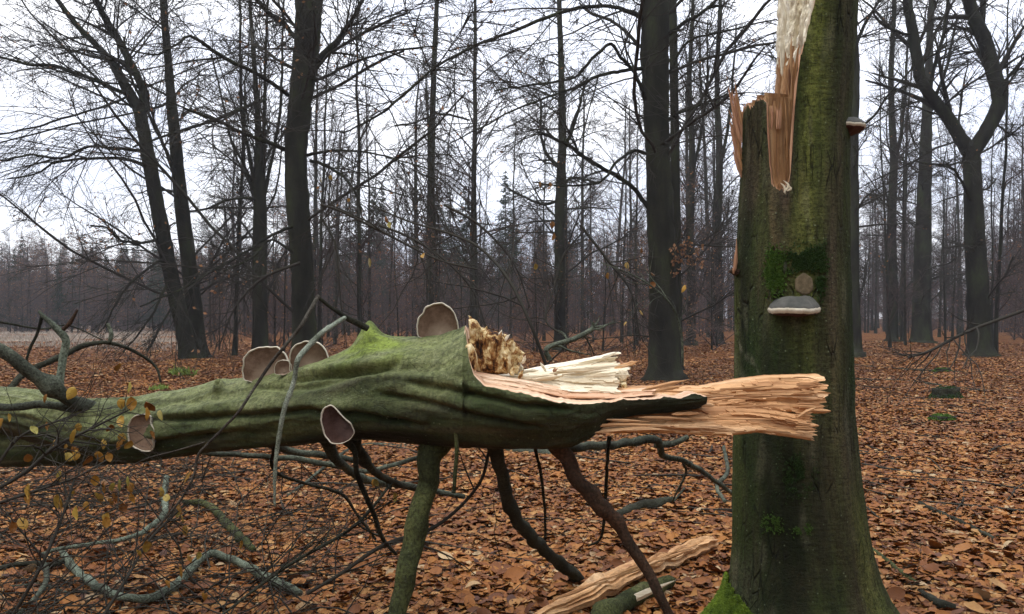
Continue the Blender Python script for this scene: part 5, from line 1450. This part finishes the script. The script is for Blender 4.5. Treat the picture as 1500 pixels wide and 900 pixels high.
ground_limb([(0, 862, 5), (60, 858, 6), (100, 870, 5)], M['b_grey'], 'short grey stick on the leaves at bottom left', knots=0)
ground_limb([(1060, 655, 5), (1066, 690, 6), (1050, 712, 6), (1062, 735, 5)], M['b_grey'], 'crooked thin branch rising left of the standing trunk', dz=.1, knots=0)

# leaning and rising thin stems about the log
def shoot(pts, mat, label, nb=6, ln=(.15, .4), leaves=0, name='thin_branch', cat='branch', rmin=.0012, group=None):
    C, R = pxpath(pts, 8); e = empty(name, tuple(C[0])); tag(e, label, cat, group)
    V, Q = tubes(C[None], R[None], 6); link('stem', mesh('stem', V, Q, mats=[mat]), e)
    A, AR = spawn(C[None], R[None], nb, 7, 0, (25, 70), (.2, 1), .16, .02, lens=ln, rr=.6, rmin=rmin)
    B, BR = spawn(A, AR, 3, 5, .5, (25, 60), (.2, 1), .16, .02, rr=.7, rmin=rmin * .8)
    c = MB(); c.tube(A, AR, 4); c.tube(B, BR, 3); link('twigs', c.mesh('twigs', [mat]), e)
    if leaves:
        tips = np.concatenate([A[:, -1], B[:, -1], A[:, 3]]); tips = tips[rng.permutation(len(tips))[:leaves]]
        for q in tips:
            o = bpy.data.objects.new('leaf', LYM[random.randrange(len(LYM))]); COL.objects.link(o); o.parent = e
            o.location = Vector(q) - e.location
            o.rotation_euler = (random.uniform(0, 6.28), random.uniform(.6, 2.), random.uniform(0, 6.28))
            s = random.uniform(.7, 1.1); o.scale = (s, s, s)
    return e
LYM = [leaf_mesh('hanging_leaf', .055, .038, .10, .3, 0, M['leaf_yellow'], 40 + k) for k in range(3)]
shoot([(805, 528, 4.6, 8), (802, 510, 4.6, 8), (840, 497, 4.7, 8), (866, 483, 4.8, 7), (869, 472, 4.8, 4)], M['b_grey'], 'bent grey branch sticking up behind the cream splinters', 7, (.1, .3))
shoot([(800, 535, 5, 5), (775, 470, 5, 5), (745, 410, 5.2, 4.5), (705, 365, 5.4, 4), (660, 343, 5.6, 4), (600, 325, 5.8, 3), (540, 300, 6, 2)], M['twig_dark'], 'long thin dark arc rising from behind the broken end', 12, (.3, .8), 4)
shoot([(1000, 535, 5.4, 4), (998, 490, 5.4, 4), (985, 450, 5.4, 3.5), (955, 420, 5.4, 3), (920, 400, 5.5, 2), (880, 385, 5.6, 1.5)], M['b_grey'], 'thin whip curving up in front of the thick beech', 12, (.2, .6), 8)
shoot([(795, 540, 5.4, 3), (830, 500, 5.4, 3), (800, 470, 5.5, 3), (812, 420, 5.6, 2.5), (828, 370, 5.7, 2), (860, 350, 5.8, 1.5)], M['twig_dark'], 'wavy thin shoot rising near the cream splinters', 14, (.3, .9), 6)
shoot([(700, 395, 9, 3), (640, 380, 9, 3), (560, 340, 9, 4), (500, 310, 9, 4), (470, 300, 9, 3)], M['twig_dark'], 'drooping thin bough right of the thickest left trunk', 20, (.5, 1.6), 5)
for pts, lab in (([(555, 330, 12, 4), (600, 348, 12, 4), (650, 380, 12, 3.5), (692, 425, 12, 3), (712, 480, 12, 2)], 'drooping bough over the tallest log fungus, bending to the right'),
                 ([(470, 318, 14, 4), (492, 360, 14, 3.5), (497, 420, 14, 3), (505, 490, 14, 2)], 'thin bough hanging nearly straight down right of the thickest left trunk'),
                 ([(850, 330, 12, 4), (893, 385, 12, 4), (925, 430, 12, 3), (938, 500, 12, 2)], 'thin bough slanting down towards the thick beech behind the cream splinters'),
                 ([(650, 300, 13, 4), (702, 330, 13, 4), (752, 385, 13, 3), (776, 450, 13, 2)], 'wiry bough above the rotten break of the log'),
                 ([(440, 385, 20, 5), (385, 408, 20, 4), (345, 450, 20, 3), (322, 505, 20, 2)], 'low bough drooping left from behind the thickest left trunk'),
                 ([(1500, 455, 14, 5), (1420, 485, 14, 5), (1360, 515, 14, 4), (1330, 524, 14, 2)], 'long thin bough reaching down from the right edge in front of the forked beech')):
    shoot(pts, M['twig_dark'], lab, 22, (.5, 1.9), 0, 'drooping_bough', rmin=.003)
for k, (pts, lab, nl) in enumerate([
    ([(-10, 720, 3.2, 6), (40, 690, 3.2, 6), (80, 655, 3.2, 5), (130, 630, 3.2, 4), (190, 600, 3.2, 2)], 'leafy twig sloping up in front of the left end of the log', 9),
    ([(-10, 740, 3.1, 5), (50, 720, 3.1, 4), (110, 700, 3.1, 3), (160, 672, 3.2, 2)], 'twig with ochre leaves just under the log at left', 9),
    ([(20, 900, 3.2, 6), (60, 830, 3.2, 5), (90, 760, 3.3, 4), (110, 700, 3.4, 3)], 'leafy shoot rising at the bottom left', 10),
    ([(150, 905, 3.3, 5), (190, 840, 3.4, 4), (220, 790, 3.6, 4), (270, 740, 3.8, 3)], 'leafy shoot leaning over the snaking branch', 8),
    ([(-10, 690, 3.6, 4), (30, 640, 3.6, 4), (90, 615, 3.6, 3), (130, 600, 3.6, 2)], 'twig with pale leaf at the left picture edge', 5),
    ([(320, 905, 3.4, 3), (420, 830, 3.6, 5), (520, 770, 3.9, 5), (580, 700, 4.2, 4)], 'thin dark bough crossing under the middle of the log', 4),
    ([(450, 870, 3.6, 6), (500, 840, 3.6, 6), (560, 800, 3.6, 7), (640, 770, 3.6, 6), (700, 712, 3.6, 5), (718, 655, 3.6, 5)], 'straight dark twig leaning against the log near the mossy prop', 0)]):
    shoot(pts, M['twig_dark'] if k != 5 else M['b_dark'], lab, 20 if nl else 8, (.15, .55), int(nl * 1.7), 'leafy_twig' if nl else 'thin_branch')

def brush():
    """tangle of fine twigs of the fallen crown, past counting"""
    c = MB(); n = 230
    def field(n, x0, x1, y0, y1, lr, r0, dz):
        px = rng.uniform(x0, x1, n); py = rng.uniform(y0, y1, n)
        Yg = CAMZ * F / (py - HY)
        p = np.stack([(px - 750) * Yg / F, Yg, gz((px - 750) * Yg / F, Yg) + dz], 1)
        d = unit(np.stack([rng.normal(0, 1, n), rng.normal(0, .7, n), rng.uniform(-.05, .7, n)], 1))
        ln = rng.uniform(*lr, n); q = [p]
        for s in range(8):
            d = unit(d + rng.normal(0, .16, d.shape) + [0, 0, -.10]); p = p + d * (ln / 8)[:, None]; q.append(p)
        A = np.stack(q, 1); AR = rng.uniform(r0 * .6, r0 * 1.4, n)[:, None] * np.linspace(1, .35, 9)[None]
        c.tube(A, AR, 5)
        B, BR = spawn(A, AR, 4, 6, .5, (20, 60), (.15, 1), .16, .05, rr=.6, rmin=.0012); c.tube(B, BR, 3)
        C3, CR = spawn(B, BR, 3, 4, .5, (20, 60), (.15, 1), .16, .05, rr=.7, rmin=.0010); c.tube(C3, CR, 3)
    field(400, -80, 520, 680, 990, (.3, 1.3), .0048, .03)
    field(120, -80, 300, 640, 820, (.4, 1.4), .005, .03)
    field(50, 250, 760, 660, 900, (.3, 1.0), .003, .02)
    field(40, -60, 260, 560, 700, (.8, 2.4), .006, .02)
    field(30, 780, 1080, 640, 800, (.3, .9), .003, .02)
    field(25, 950, 1070, 590, 650, (.6, 1.4), .005, .02)
    field(40, 1260, 1500, 560, 900, (.15, .5), .0025, .01)
    field(60, -60, 1500, 530, 600, (.8, 2.), .007, .02)
    o = link('brushwood', c.mesh('brushwood', [M['twig_dark']])); tag(o, 'tangle of fine dead twigs over the leaves around the log', kind='stuff')
brush()
def forest_floor_twigs():
    c = MB(); n = 700
    y = rng.uniform(6 ** .5, 50 ** .5, n) ** 2; x = rng.uniform(-.75, .75, n) * y
    p = np.stack([x, y, gz(x, y) + .03], 1); a = rng.uniform(0, 6.28, n)
    d = np.stack([np.cos(a), np.sin(a), rng.normal(0, .06, n)], 1); ln = rng.uniform(.3, 1.6, n); q = [p]
    for s in range(5):
        d = unit(d + rng.normal(0, .12, d.shape) * [1, 1, .3]); p = p + d * (ln / 5)[:, None]; p[:, 2] = gz(p[:, 0], p[:, 1]) + .035 + np.abs(d[:, 2]) * .1; q.append(p)
    A = np.stack(q, 1); c.tube(A, rng.uniform(.004, .014, n)[:, None] * np.linspace(1, .5, 6)[None], 4)
    o = link('fallen_twigs', c.mesh('fallen_twigs', [M['twig_dark']])); tag(o, 'dead twigs scattered through the wood', kind='stuff')
forest_floor_twigs()

# mossy stumps and the green tufts in the litter at right
def stump(px, py, wd, hg, label, green=True):
    Yg = gp(px, py); x = (px - 750) * Yg / F; r = wd / 2 * Yg / F; h = hg * Yg / F
    e = empty('tree_stump', (x, Yg, float(gz(x, Yg)))); e['local'] = 1; tag(e, label, 'stump')
    n, a = 9, 24; V = []
    for i in range(n):
        t = i / (n - 1)
        for j in range(a):
            an = j / a * 2 * math.pi; k = (1.25 - .3 * min(1, t * 2.2)) * (1 + .16 * mn.noise((math.cos(an) * 1.5 + px, math.sin(an) * 1.5, t)))
            V.append((r * k * math.cos(an), r * k * math.sin(an), -.05 + (h + .05) * t * (1 + .12 * mn.noise((math.cos(an) * 2, math.sin(an) * 2, px)))))
    Q = [(i * a + j, i * a + (j + 1) % a, (i + 1) * a + (j + 1) % a, (i + 1) * a + j) for i in range(n - 1) for j in range(a)]
    V.append((0, 0, h * .95)); T = [((n - 1) * a + j, (n - 1) * a + (j + 1) % a, n * a) for j in range(a)]
    link('stump_wood', mesh('stump_wood', V, Q, T, [M['b_dark']]), e)
    m = 1500; an = rng.uniform(0, 6.28, m); rr_ = r * np.sqrt(rng.uniform(.0, 1.7, m)) * (1 + .5 * nz(np.cos(an) * 1.7 + px, np.sin(an) * 1.7, 0 * an)); zz = h * np.exp(-(rr_ / r / 1.05) ** 5) * (1 + .3 * nz(np.cos(an) * 2, np.sin(an) * 2 + px, 0 * an))
    base = np.stack([rr_ * np.cos(an), rr_ * np.sin(an), zz * 1.0], 1); d = unit(rng.normal(0, .5, base.shape) + [0, 0, 1]); s = .025 * rng.uniform(.6, 1.4, (m, 1))
    e1 = unit(np.cross(d, rng.normal(size=d.shape)))
    V = np.stack([base + e1 * s * .4, base - e1 * s * .4, base + d * s], 1).reshape(-1, 3)
    o = link('moss', mesh('moss', V, None, np.arange(m * 3).reshape(-1, 3), [M['moss'] if green else M['moss_dark']], False), e); o['kind'] = 'stuff'
stump(1386, 585, 38, 16, 'dark mossy tree stump in the leaves at right, the one with upright sides', False)
stump(1380, 618, 34, 9, 'low bright green mossy stump nearest to us at right')
stump(1381, 546, 24, 6, 'flat bright green mossy stump farthest away at right')
def tuft(px, py, wd, hg, n, mat, label, name='grass_tuft', cat='grass'):
    Yg = gp(px, py); x = (px - 750) * Yg / F
    kc = rng.normal(0, .45, (7, 2)); kk = rng.integers(0, 7, n); u = (kc[kk, 0] + rng.normal(0, .16, n)) * wd / 2 * Yg / F; v_ = (kc[kk, 1] + rng.normal(0, .16, n)) * wd * .8 * Yg / F
    p = np.stack([x + u, Yg + v_, gz(x + u, Yg + v_)], 1); d = unit(rng.normal(0, .45, p.shape) + [0, 0, .9]); h = hg * Yg / F * rng.uniform(.5, 1.1, (n, 1))
    e1 = unit(np.cross(d, rng.normal(size=d.shape))); ww = .012 * Yg / 8
    V = np.stack([p + e1 * ww, p - e1 * ww, p + d * h * .6 - e1 * ww * .7, p + d * h * .6 + e1 * ww * .7, p + d * h + rng.normal(0, .15, p.shape) * h], 1).reshape(-1, 3)
    q = np.arange(n)[:, None] * 5
    o = link(name, mesh(name, V, q + [0, 1, 2, 3], q + [3, 2, 4], [mat], False))
    if cat: tag(o, label, cat)
    else: tag(o, label, kind='stuff')
    return o
tuft(262, 548, 44, 12, 260, M['green_grass'], 'bright green grass tuft at the foot of the left leaning beech')
tuft(232, 572, 30, 9, 150, M['green_grass'], 'smaller green tuft nearer than the one at the leaning beech foot')
tuft(1258, 632, 14, 5, 60, M['moss_bright'], 'small green moss tuft just right of the standing broken beech', 'moss_tuft', 'moss')
tuft(1419, 726, 14, 5, 80, M['moss_bright'], 'little bright green moss tuft alone in the leaves at right', 'moss_tuft', 'moss')
def heath_grass():
    n = 16000
    y = rng.uniform(38, 84, n); px = rng.uniform(-80, 300, n); x = (px - 750) * y / F
    keep = rng.random(n) < heath(x, y) * 1.1 + .03
    x, y = x[keep], y[keep]; n = len(x)
    p = np.stack([x, y, gz(x, y)], 1); d = unit(rng.normal(0, .35, p.shape) + [0, 0, 1]); h = rng.uniform(.08, .34, (n, 1)); e1 = unit(np.cross(d, rng.normal(size=d.shape))) * .03
    V = np.stack([p + e1, p - e1, p + d * h], 1).reshape(-1, 3)
    o = link('dry_grass', mesh('dry_grass', V, None, np.arange(n * 3).reshape(-1, 3), [M['grass']], False)); tag(o, 'pale dry grass of the clearing at left', kind='stuff')
heath_grass()

# ------------------------------------------------------------------ haze over the wood
def haze():
    me = bpy.data.meshes.new('haze'); x, y0, y1, z0, z1 = 320, -40, 330, -1.6, 34
    V = [(-x, y0, z0), (x, y0, z0), (x, y1, z0), (-x, y1, z0), (-x, y0, z1), (x, y0, z1), (x, y1, z1), (-x, y1, z1)]
    me.from_pydata(V, [], [(0, 3, 2, 1), (4, 5, 6, 7), (0, 1, 5, 4), (1, 2, 6, 5), (2, 3, 7, 6), (3, 0, 4, 7)])
    m = bpy.data.materials.new('haze_air'); m.use_nodes = True; t = m.node_tree; t.nodes.clear()
    v = t.nodes.new('ShaderNodeVolumePrincipled'); o_ = t.nodes.new('ShaderNodeOutputMaterial')
    v.inputs['Color'].default_value = (.88, .92, 1.0, 1); v.inputs['Density'].default_value = HAZE; v.inputs['Anisotropy'].default_value = .1
    t.links.new(v.outputs[0], o_.inputs['Volume']); me.materials.append(m)
    o = link('haze', me); tag(o, 'thin bluish winter haze', kind='stuff')
HAZE = .00062
haze()
